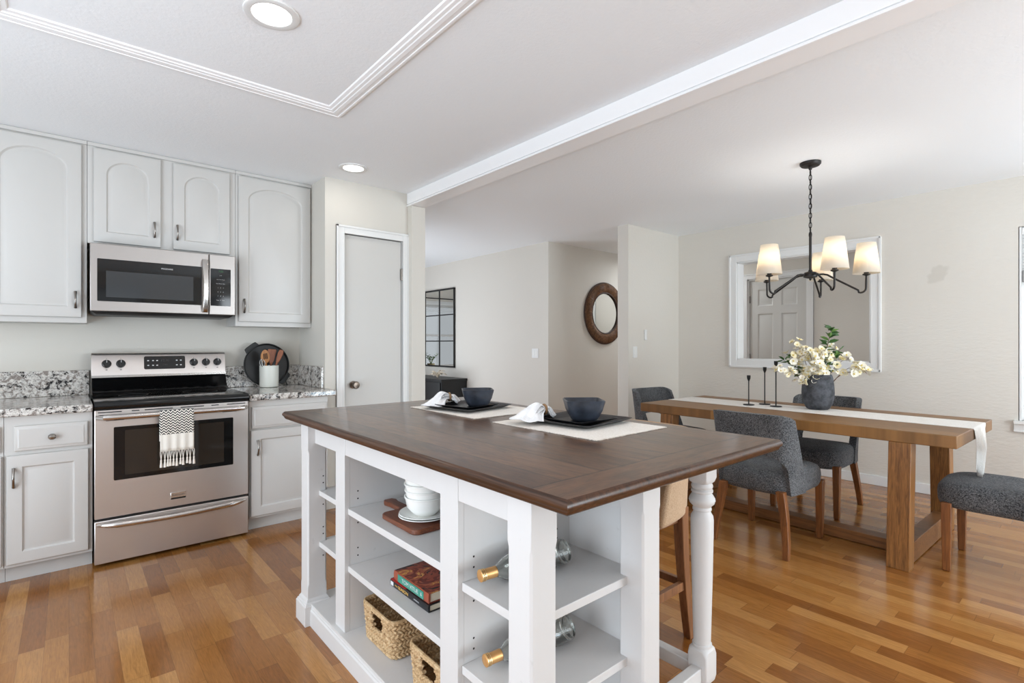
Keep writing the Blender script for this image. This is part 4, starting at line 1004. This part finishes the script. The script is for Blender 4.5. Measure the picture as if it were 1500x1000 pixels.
# ------------------------------------------------------------------ dining chairs and stool
def make_chair(name, label, cat, fab, legm, sz=.475, top=.815, group=None, hw=.245, leg_in=(.24, .215), rear=(-.235, -.275), deep=(-.245, .30), stool=False):
    t = thing(name, label, cat, (0, 0, 0), 0, group)
    x0, x1 = deep
    def ring(ins, z, n=48):
        out = []
        for j in range(n):
            a = 2*PI*j/n; e = 2/4.2
            cx = (x0+x1)/2+(.02 if stool else 0); ax = (x1-x0)/2-ins-(.02 if stool else 0); ay = hw-ins-(.03 if stool else 0)
            ca, sa = math.cos(a), math.sin(a)
            x = cx+ax*math.copysign(abs(ca)**e, ca); y = ay*math.copysign(abs(sa)**e, sa)*(1-.05*(x1-x)/(x1-x0))
            out.append((x, y, z+.010*(1-(x-cx)**2/ax**2)*(1 if z > sz-.03 else 0)))
        return out
    b = sz-.135
    MB().loft([ring(.03, b), ring(.010, b+.008), ring(.002, b+.03), ring(0, b+.07), ring(.003, sz-.035), ring(.014, sz-.016), ring(.035, sz-.005), ring(.075, sz), ring(.14, sz+.002)], True, True, True).build('seat', fab, t, ang=80)
    # backrest shell with arched opening above the seat
    NS, NR = 44, 9; th = .048
    arch = .74
    outer = []; inner = []
    for i in range(NS+1):
        s_ = -1+2*i/NS; so = []; si = []
        if stool: zb = sz-.140
        else: zb = (sz+.0+.115*math.sqrt(max(0, 1-(s_/arch)**2))) if abs(s_) < arch else sz-.128
        zt = top-.030*abs(s_)**9
        for r in range(NR+1):
            z = zb+(zt-zb)*r/NR; hgt = (z-sz)/(top-sz)
            wing = .30-.06*hgt if stool else .085+.115*(1-max(-.2, min(1, hgt)))
            ang = s_*1.42; hy = hw-.004+.0*hgt
            px_ = 3.0 if stool else 4.5
            x = x0-(.055 if stool else .034)+wing*abs(s_)**px_-.030*max(0, hgt)
            y = hy*math.sin(ang)/math.sin(1.42)
            # plan normal by finite difference
            s2 = min(1, s_+.01); s1 = max(-1, s_-.01)
            fx = lambda q: x0-.02+wing*abs(q)**px_; fy = lambda q: hy*math.sin(q*1.42)/math.sin(1.42)
            d = Vector((fx(s2)-fx(s1), fy(s2)-fy(s1), 0)).normalized(); nrm = Vector((d.y, -d.x, 0))
            so.append(Vector((x, y, z))); si.append(Vector((x, y, z))+nrm*th*(1-.25*max(0, hgt)))
        outer.append(so); inner.append(si)
    mb = MB(); rings = [outer[i]+list(reversed(inner[i])) for i in range(NS+1)]
    mb.loft(rings, True, True, True)
    mb.build('backrest', fab, t, bevel=.016, seg=3, ang=50)
    lf, ly = leg_in
    for s_ in (-1, 1):
        mb = MB(); q, p = .023, .0165
        mb.loft([[(lf-k, s_*ly-k, z), (lf+k, s_*ly-k, z), (lf+k, s_*ly+k, z), (lf-k, s_*ly+k, z)] for k, z in ((p-.004, 0), (p, .004), (q, b+.03))], True, True, True)
        l_ = mb.build('leg', legm, t, bevel=.003)
        MB().lathe([(.011, -.001), (.011, .003)], 12, (lf, s_*ly, 0)).build('glide', 'black_plastic', l_)
        mb = MB(); rings = []
        for k in range(9):
            u = k/8; z = (b+.03)*(1-u); x = rear[0]+(rear[1]-rear[0])*(u**1.7); kk = q-(q-p)*u
            yy = s_*(ly-(.045*(1-u)**1.5 if not stool else 0))
            rings.append([(x-kk, yy-kk, z), (x+kk, yy-kk, z), (x+kk, yy+kk, z), (x-kk, yy+kk, z)])
        l_ = mb.loft(rings, True, True, True).build('leg', legm, t, bevel=.003, ang=30)
    if stool:
        MB().box(deep[0]+.05, deep[1]-.05, -ly, ly, b-.035, b+.005).build('seat_frame', legm, t, bevel=.003)
        for s_ in (-1, 1): MB().box(rear[0]-.04, lf, s_*ly-.010, s_*ly+.010, .215, .250).build('footrest', legm, t, bevel=.002)
        MB().box(lf-.012, lf+.012, -ly, ly, .20, .235).build('footrest', legm, t, bevel=.002)
        MB().box(rear[0]-.052, rear[0]-.030, -ly, ly, .215, .245).build('footrest', legm, t, bevel=.002)
    return t
ch = make_chair('dining_chair', 'charcoal tweed dining chair in front of the table with its back to the island', 'chair', 'charcoal_tweed', 'chair_leg_wood', group='dining chairs')
ch.location = (3.36, 1.425, 0)
for (x, y, a, lab) in ((4.315, 1.478, 180, 'charcoal dining chair behind the vase, on the wall side of the table'), (3.82, .35, 90, 'charcoal dining chair at the near end of the table under the hanging runner'), (4.085, 2.565, -98, 'charcoal dining chair at the far end of the table by the wing wall')):
    c = copy_tree(ch); c.location = (x, y, 0); c.rotation_euler = (0, 0, math.radians(a)); c['label'] = lab
st = make_chair('counter_stool', 'tan upholstered counter stool tucked under the island overhang', 'stool', 'tan_fabric', 'stool_wood', sz=.665, top=.868, hw=.25, leg_in=(.19, .19), rear=(-.185, -.25), deep=(-.255, .235), stool=True)
st.location = (1.72, 1.348, 0); st.rotation_euler = (0, 0, PI)

# ------------------------------------------------------------------ dining table
TR = math.radians(-1.5); TZ = .75
t = thing('dining_table', 'long brown wooden trestle dining table with thick plank top', 'table', (3.957, 1.497, 0), TR)
HW, HL, TH = .475, .985, .066
MB().box(-HW, HW, -HL, HL, TZ-TH, TZ).build('tabletop', 'table_wood_top', t, bevel=.004)
for sy in (-1, 1):
    yc = sy*.742
    for sx in (-1, 1):
        mb = MB(); a, b = .048, .052
        xt, xb = sx*.455, sx*.488
        xt = sx*(.475-.048); xb = sx*(.52-.048)
        mb.hexa([(xb-a, yc-b, 0), (xb+a, yc-b, 0), (xb+a, yc+b, 0), (xb-a, yc+b, 0), (xt-a, yc-b, TZ-TH), (xt+a, yc-b, TZ-TH), (xt+a, yc+b, TZ-TH), (xt-a, yc+b, TZ-TH)])
        mb.build('leg', 'table_wood_leg', t, bevel=.003)
    MB().box(-.425, .425, yc-.038, yc+.038, .005, .12).build('foot_rail', 'table_wood_rail', t, bevel=.003)
MB().box(-.27, -.17, -.70, .70, .006, .072).build('stretcher', 'table_wood_rail', t, bevel=.003)
# runner
rn = thing('table_runner', 'long white cloth runner hanging over the near end of the dining table', 'table runner', (3.957, 1.497, TZ), TR)
path = []
for k in range(41): path.append((1.0-2.0*k/40, .0, 0))
mb = MB(); NW = 20; rings = []
stations = [(HL+.003, -.14, .17), (HL+.0035, -.07, .175), (HL+.003, -.01, .175), (HL-.004, .0018, .175)]+[(HL-.03-(2*HL-.06)*k/30, .0018, .175) for k in range(31)]+[(-HL+.006, .0018, .172), (-HL-.001, .0010, .168), (-HL-.005, -.012, .155), (-HL-.007, -.06, .112), (-HL-.010, -.12, .078), (-HL-.012, -.18, .058), (-HL-.012, -.235, .042), (-HL-.012, -.262, .02)]
for (y, z, hw_) in stations:
    ring = []
    for j in range(NW+1):
        u = -1+2*j/NW; g = 0
        if z < -.02 and y < 0: g = .012*math.sin(u*9+1)*min(1, (-z)/.12)
        sh = .035*min(1, max(0, -z-.01)/.1) if y < 0 else 0
        ring.append((.085+u*hw_*1.02-(.115*min(1, max(0, -z-.02)/.2) if y < 0 else 0), y+g*(-1 if y < 0 else 1)*1.0-(abs(g) if y < 0 else 0), z+(.0 if z > 0 else .015*math.sin(u*4)*(1 if z < -.2 else 0))))
    rings.append(ring)
o = mb.loft(rings, False).build('cloth', 'runner_cloth', rn, ang=80); sl = o.modifiers.new('solid', 'SOLIDIFY'); sl.thickness = .0022; sl.offset = 1
# candlesticks
def stick(h, label, loc):
    t = thing('candle_holder', label, 'candle holder', loc, 0, 'black candle holders on the dining table')
    MB().lathe([(.040, 0), (.041, .002), (.040, .0045), (.008, .006), (0, .006)], 32, cap1=False).build('base', 'black_iron', t)
    MB().tube([(0, 0, .004), (0, 0, h-.03)], .0042, 10).build('stem', 'black_iron', t)
    MB().lathe([(.004, h-.045), (.008, h-.036), (.013, h-.022), (.014, h), (.0115, h), (.010, h-.018), (0, h-.02)], 20, cap1=False).build('cup', 'black_iron', t)
ZR = TZ+.0045
stick(.228, 'shortest of the three thin black candle holders, on the runner', (3.99, 1.84, ZR))
stick(.290, 'middle-height thin black candle holder between the other two', (4.12, 1.775, ZR))
stick(.342, 'tallest thin black candle holder, the one nearest the vase', (4.04, 1.658, ZR))
# vase and flowers
VX, VY = 4.125, 1.40
t = thing('vase', 'rough charcoal barrel vase of blossom branches on the runner', 'vase', (VX, VY, ZR))
MB().lathe([(.064, 0), (.074, .006), (.092, .040), (.102, .080), (.105, .120), (.101, .180), (.095, .225), (.090, .243), (.086, .250), (.080, .249), (.084, .22), (.092, .17), (.096, .11), (.084, .04), (.06, .012), (0, .01)], 44, cap1=False).build('vase_body', 'vase_slate', t)
# blossoms and leaves
def petal_flower(seed, cm):
    r_ = random.Random(seed); mb = MB()
    for k in range(6):
        a = 2*PI*k/6+r_.uniform(-.2, .2); R = r_.uniform(.014, .019); el = r_.uniform(.1, .7)
        ca, sa = math.cos(a), math.sin(a); d = Vector((ca, sa, 0)); p = Vector((-sa, ca, 0)); u = Vector((0, 0, 1))
        f = lambda l, w, h: d*(R*l*math.cos(el))+p*(R*w)+u*(R*(l*math.sin(el)+h))
        mb.add([f(.05, 0, 0), f(.45, .42, .06), f(.85, .38, .16), f(1, 0, .10), f(.85, -.38, .16), f(.45, -.42, .06), f(.5, 0, -.06)], [(0, 1, 6), (1, 2, 6), (2, 3, 6), (3, 4, 6), (4, 5, 6), (5, 0, 6)], 0)
    mb.lathe([(.0025, .002), (.0035, .006), (.002, .009)], 6, m=1)
    me_o = mb.build('blossom', [cm, 'stamen']); return me_o
def leaf_mesh(cm, R=.02):
    mb = MB(); mb.add([(0, 0, 0), (R*.5, R*.42, .003), (R*1.1, R*.40, .003), (R*1.7, 0, 0), (R*1.1, -R*.40, .003), (R*.5, -R*.42, .003), (R*.8, 0, -.002)], [(0, 1, 6), (1, 2, 6), (2, 3, 6), (3, 4, 6), (4, 5, 6), (5, 0, 6)])
    return mb.build('leaf', [cm])
FL = [petal_flower(k, 'petal_white' if k < 3 else 'petal_cream') for k in range(5)]
LF = [leaf_mesh('leaf_green'), leaf_mesh('leaf_light', .017)]
def bez(p0, p1, p2, n=14):
    return [Vector(p0)*(1-u)**2+Vector(p1)*2*u*(1-u)+Vector(p2)*u*u for u in [k/n for k in range(n+1)]]
RV = Vector((math.cos(math.radians(YAW)), -math.sin(math.radians(YAW)), 0)); FV = Vector((math.sin(math.radians(YAW)), math.cos(math.radians(YAW)), 0))
def branch(label, tip, mid, nfl, nlf, seed, start=.35, group='blossom branches in the vase'):
    r_ = random.Random(seed); t = thing('blossom_branch' if nfl else 'leafy_branch', label, 'branch', (VX, VY, ZR+.02), 0, group)
    root = RV*r_.uniform(-.015, .015)+FV*r_.uniform(-.015, .015)
    mk = lambda q: RV*q[0]*1.12+FV*q[1]*1.2+Vector((0, 0, q[2]*1.10))
    pts = bez(root, mk(mid), mk(tip)); MB().tube(pts, lambda u: .0032-.0018*u, 6).build('stem', 'twig', t)
    nfl = int(nfl*1.2)
    for k in range(nfl):
        u = start+(1-start)*(k+r_.random())/nfl; i = min(13, int(u*14)); p = pts[i].lerp(pts[i+1], u*14-i)
        off = Vector((r_.gauss(0, 1), r_.gauss(0, 1), r_.gauss(.3, .8))).normalized()*r_.uniform(.006, .040)
        o = FL[r_.randrange(5)].copy(); COL.objects.link(o); o.parent = t; o.location = p+off
        o.rotation_euler = (off.normalized()+Vector((-.3, -.5, .4))).to_track_quat('Z', 'Y').to_euler(); q = r_.uniform(1.15, 1.9); o.scale = (q, q, q)
    for k in range(nlf):
        u = start+(1-start)*(k+.5)/nlf; i = min(13, int(u*14)); p = pts[i].lerp(pts[i+1], u*14-i)
        o = LF[r_.randrange(2) if r_.random() < .4 else 0].copy(); COL.objects.link(o); o.parent = t; o.location = p
        o.rotation_euler = (r_.uniform(-.8, .8), r_.uniform(-.7, .5), r_.uniform(0, 6.28)); q = r_.uniform(1.4, 2.3); o.scale = (q, q, q)
B = branch
B('blossom branch rising at the upper left of the vase', (-.155, -.02, .42), (-.06, 0, .30), 24, 0, 1)
B('blossom branch in the dense white mass left of the vase centre', (-.10, -.06, .36), (-.03, -.02, .29), 26, 0, 2)
B('blossom branch spreading straight left over the vase rim', (-.19, .02, .34), (-.09, 0, .30), 20, 3, 3)
B('thin blossom branch drooping to the far left of the vase', (-.285, -.03, .225), (-.15, 0, .30), 12, 0, 4, .5)
B('blossom branch hanging down in front of the left side of the vase', (-.135, -.06, .14), (-.11, -.02, .31), 14, 0, 5, .5)
B('blossom branch in the upright middle of the bouquet', (-.02, -.05, .38), (0, 0, .25), 22, 0, 6)
B('blossom branch reaching up to the right of the bouquet', (.10, .03, .40), (.03, 0, .28), 18, 0, 7, .4)
B('blossom branch bending right below the green sprigs', (.21, 0, .315), (.09, 0, .31), 12, 2, 8, .45)
B('long blossom branch arching down at the far right of the vase', (.295, -.03, .215), (.20, 0, .37), 14, 0, 9, .72)
B('blossom branch low at the right with sparse buds', (.225, -.05, .215), (.12, 0, .27), 10, 0, 10, .7)
B('blossom branch filling the front of the bouquet over the rim', (-.06, -.10, .26), (-.03, -.05, .27), 20, 0, 11)
B('tall green leafy sprig rising above the bouquet', (.105, .02, .52), (.05, 0, .38), 0, 34, 12, .35, 'green sprigs in the vase')
B('green leafy sprig at the lower left of the bouquet', (-.205, .05, .30), (-.1, 0, .30), 0, 22, 13, .4, 'green sprigs in the vase')
B('short green sprig among blossoms at the right', (.17, .04, .37), (.06, 0, .32), 0, 24, 14, .35, 'green sprigs in the vase')
for o in FL+LF: bpy.data.objects.remove(o)

# ------------------------------------------------------------------ chandelier
HX, HY, HZ = 3.835, 1.348, 1.700
t = thing('chandelier', 'black five-arm chandelier with white fabric shades over the dining table', 'chandelier', (HX, HY, 0))
MB().lathe([(0, CE-.028), (.02, CE-.028), (.055, CE-.024), (.064, CE-.014), (.065, CE-.001), (0, CE-.001)], 40, cap0=False, cap1=False).lathe([(.008, CE-.05), (.012, CE-.04), (.012, CE-.027)], 14).build('canopy', 'bronze_black', t)
mb = MB(); z = CE-.05; k = 0
while z > 1.975:
    a = (k % 2)*PI/2; pts = []
    for j in range(14):
        q = 2*PI*j/14; x = .0085*math.cos(q); zz = .021*math.sin(q)
        pts.append((x*math.cos(a), x*math.sin(a), z-.019+zz))
    mb.tube(pts, .0026, 6, closed=True); z -= .0325; k += 1
mb.build('chain', 'bronze_black', t)
MB().tube([(.006, .002, CE-.04), (.004, -.003, 2.2), (.003, .003, 1.96)], .0022, 6).build('cord', 'black_plastic', t)
MB().tube([(0, 0, 1.97), (0, 0, HZ-.02)], .0085, 14).lathe([(.004, 1.985), (.009, 1.978), (.009, 1.965)], 14).build('stem', 'bronze_black', t)
MB().lathe([(0, -.045), (.006, -.040), (.008, -.030), (.02, -.028), (.042, -.020), (.044, -.004), (.036, .012), (.015, .018), (.010, .030)], 32, (0, 0, HZ), cap0=False).build('hub', 'bronze_black', t)
for a in (-96, -24, 48, 120, 192):
    d = RV*math.cos(math.radians(a))+FV*math.sin(math.radians(a))
    P = lambda r, z: d*r+Vector((0, 0, z))
    path = [P(.03, HZ-.004), P(.075, HZ-.004), P(.10, HZ-.010)]
    path += [P(.10+.175*k/6, HZ-.012-.108*k/6) for k in range(1, 7)]
    cx, cz, rr_ = .288, HZ-.107, .030
    for k in range(1, 9):
        q = math.radians(-125+125*k/8); path.append(P(cx+rr_*math.cos(q), cz+rr_*math.sin(q)))
    path += [P(.319, HZ-.07), P(.320, HZ-.02)]
    ar = MB().tube(path, .0062, 10).build('arm', 'bronze_black', t)
    c = P(.32, HZ-.028)
    MB().lathe([(.007, 0), (.022, .006), (.022, .012), (.014, .016), (.014, .055), (0, .056)], 20, tuple(c), cap1=False).build('socket', 'bronze_black', ar)
    zb = HZ-.012
    sh = MB().lathe([(.078, zb), (.0535, zb+.198)], 48, (c.x, c.y, 0), False, False).build('lamp_shade', 'shade_fabric', ar)
    sl = sh.modifiers.new('solid', 'SOLIDIFY'); sl.thickness = .0016
    MB().lathe([(.010, 0), (.026, .03), (.029, .05), (.024, .072), (0, .084)], 20, (c.x, c.y, HZ+.025), cap1=False).build('bulb', 'bulb_glow', ar)
    L = bpy.data.lights.new('bulb_light', 'POINT'); L.energy = LP['bulb'][0]; L.color = LP['bulb'][1]; L.shadow_soft_size = .03
    lo = bpy.data.objects.new('bulb_light', L); COL.objects.link(lo); lo.parent = ar; lo.location = (c.x, c.y, HZ+.115)

# recessed ceiling lights
def can(label, x, y, power):
    t = thing('recessed_light', label, 'ceiling light', (x, y, CE), 0, 'recessed kitchen lights')
    MB().lathe([(.068, -.001), (.070, -.006), (.090, -.009), (.096, -.006), (.097, -.0005)], 48, cap0=False, cap1=False).build('trim_ring', 'trim_paint', t)
    MB().lathe([(.0, -.0025), (.071, -.0028)], 48, cap0=False, cap1=False).build('diffuser', 'led_glow', t)
    L = bpy.data.lights.new('downlight', 'AREA'); L.shape = 'DISK'; L.size = .14; L.energy = LP['can'][0]*power; L.color = LP['can'][1]
    lo = bpy.data.objects.new('downlight', L); COL.objects.link(lo); lo.parent = t; lo.location = (0, 0, -.012)
can('large round recessed light inside the ceiling moulding', .576, 2.052, 1.2)
can('smaller-looking recessed light near the pantry door', 1.514, 3.475, 1)

t = thing('added_flush_light', 'round flush ceiling light added out of view in the entry hall behind the wing wall', 'ceiling light', (6.25, 3.85, CE))  # unseen fixture added to go with the hall fill lamp
MB().lathe([(0, -.04), (.12, -.038), (.15, -.02), (.155, -.001), (0, -.001)], 40, cap0=False, cap1=False).build('lamp_body', 'trim_paint', t)
# ------------------------------------------------------------------ wall things
def plate(label, loc, rz, w_, h_, kind):
    t = thing('light_switch', label, 'light switch', loc, rz, 'wall switches')
    MB().loft([rrect(-w_/2, w_/2, -h_/2, h_/2, .006, y, ax='y') for y in (-.0005, -.006)], True, True, True).build('switch_plate', 'trim_paint', t, bevel=.002)
    for k in range(kind):
        x = (k-(kind-1)/2)*.046
        MB().loft([rrect(x-.016, x+.016, -.033, .033, .002, y, ax='y') for y in (-.004, -.0085)], True, True, True).build('rocker', 'white_ceramic', t, bevel=.001)
plate('white double switch on the living room wall near its corner', (4.385, 4.668, 1.11), -PI/2, .118, .118, 2)
plate('white single switch low on the wing wall', (4.486, 3.26, 1.14), 0, .072, .118, 1)
t = thing('wall_sensor', 'small white slim control on the wing wall, higher than the switch', 'wall control', (4.665, 3.26, 1.322))
MB().loft([rrect(-.020, .020, -.055, .055, .005, y, ax='y') for y in (-.0005, -.016)], True, True, True).build('housing', 'trim_paint', t, bevel=.003)
MB().box(-.006, .006, -.0185, -.015, -.030, .030).build('slider', 'white_ceramic', t, bevel=.001)
# round rattan mirror
t = thing('round_mirror', 'round brown rattan framed mirror on the hall wall', 'mirror', (5.43, 4.44, 1.632))
RM = Matrix.Rotation(PI/2, 4, 'X')
MB().lathe([(0, .012), (.272, .012)], 64, cap0=False, cap1=False, M=RM).build('mirror_glass', 'mirror_glass', t)
mb = MB()
for R, z, q in ((.272, .022, .012), (.292, .024, .010), (.388, .020, .011), (.404, .012, .010)):
    pts = [RM @ Vector((R*math.cos(2*PI*k/72), R*math.sin(2*PI*k/72), z)) for k in range(72)]; mb.tube(pts, q, 8, closed=True)
mb.build('frame_hoop', 'rattan_dark', t)
mb = MB()
for k in range(132):
    a = 2*PI*k/132; pts = [RM @ Vector((r_*math.cos(a), r_*math.sin(a), z)) for r_, z in ((.275, .020), (.30, .040), (.34, .046), (.38, .034), (.402, .012))]
    mb.tube(pts, .0072 if k % 11 else .010, 6)
mb.lathe([(.27, .004), (.40, .004), (.40, .010), (.27, .010)], 64, M=RM, cap0=False, cap1=False)
mb.build('rattan_weave', 'rattan', t)
# grid mirror
t = thing('grid_mirror', 'black window-pane mirror hanging over the black console in the living room', 'mirror', (4.385, 7.04, 1.47))
MW, MH = .63, .60
MB().box(-.012, -.010, -MW, MW, -MH, MH).build('mirror_glass', 'mirror_glass', t)
mb = MB().box(-.026, -.001, -MW, -MW+.022, -MH, MH).box(-.026, -.001, MW-.022, MW, -MH, MH).box(-.026, -.001, -MW, MW, -MH, -MH+.022).box(-.026, -.001, -MW, MW, MH-.022, MH)
mb.build('frame', 'black_iron', t, bevel=.001)
mb = MB()
for y in (-MW/3, MW/3): mb.box(-.020, -.010, y-.008, y+.008, -MH, MH)
for z in (-MH/3, MH/3): mb.box(-.020, -.010, -MW, MW, z-.008, z+.008)
mb.build('grid_bar', 'black_iron', t)
# console table
t = thing('console_table', 'black console cabinet under the grid mirror in the living room', 'console table', (3.945, 6.11, 0))
MB().box(0, .43, 0, 1.9, .08, .70).build('cabinet_body', 'console_black', t, bevel=.003)
MB().box(-.012, .434, -.012, 1.912, .70, .728).build('tabletop', 'console_black', t, bevel=.002)
for k in range(4):
    d = MB().box(-.016, 0, .02+k*.47, .47+k*.47, .10, .68).build('door', 'console_black', t, bevel=.002)
for x in (.04, .39):
    for y in (.05, 1.85): MB().box(x-.02, x+.02, y-.02, y+.02, 0, .08).build('leg', 'console_black', t)
t = thing('driftwood_decor', 'pale branching dried decoration on the black console', 'decoration', (4.10, 6.46, .7285))
mb = MB(); r_ = random.Random(4)
for k in range(16):
    a = r_.uniform(0, 6.28); R = r_.uniform(.05, .15); h = r_.uniform(.03, .12)
    mb.tube(bez((0, 0, .012), (R*.5*math.cos(a), R*.5*math.sin(a), h+.03), (R*math.cos(a), R*math.sin(a), max(.014, h*r_.uniform(.3, 1)))), lambda u: .010-.006*u, 6)
mb.build('dried_stems', 'dried_stem', t)
t = thing('small_vase', 'tan vase with green sprigs on the console, seen in the grid mirror', 'vase', (4.135, 7.465, .7285))
MB().lathe([(.07, 0), (.10, .02), (.11, .07), (.085, .12), (.06, .15), (.065, .17), (.055, .17), (.05, .15), (0, .14)], 28, cap1=False).build('vase_body', 'tan_vase', t)
for k in range(7):
    a = k*.9+.3; tip = Vector((.13*math.cos(a), .13*math.sin(a), .30+.04*math.sin(k*2.1)))
    pts = bez((0, 0, .14), (tip.x*.3, tip.y*.3, .28), tip); mb = MB().tube(pts, .003, 5)
    for j in range(5, 15, 2):
        p = pts[j]; q = Matrix.Translation(p) @ Matrix.Rotation(j*1.7+k, 4, 'Z') @ Matrix.Rotation(-.4, 4, 'Y'); s0 = len(mb.v)
        mb.add([(0, 0, 0), (.02, .015, 0), (.045, .012, 0), (.06, 0, 0), (.045, -.012, 0), (.02, -.015, 0)], [(0, 1, 2, 3, 4, 5)]); mb.xf(q, s0)
    mb.build('sprig', 'leaf_light', t)
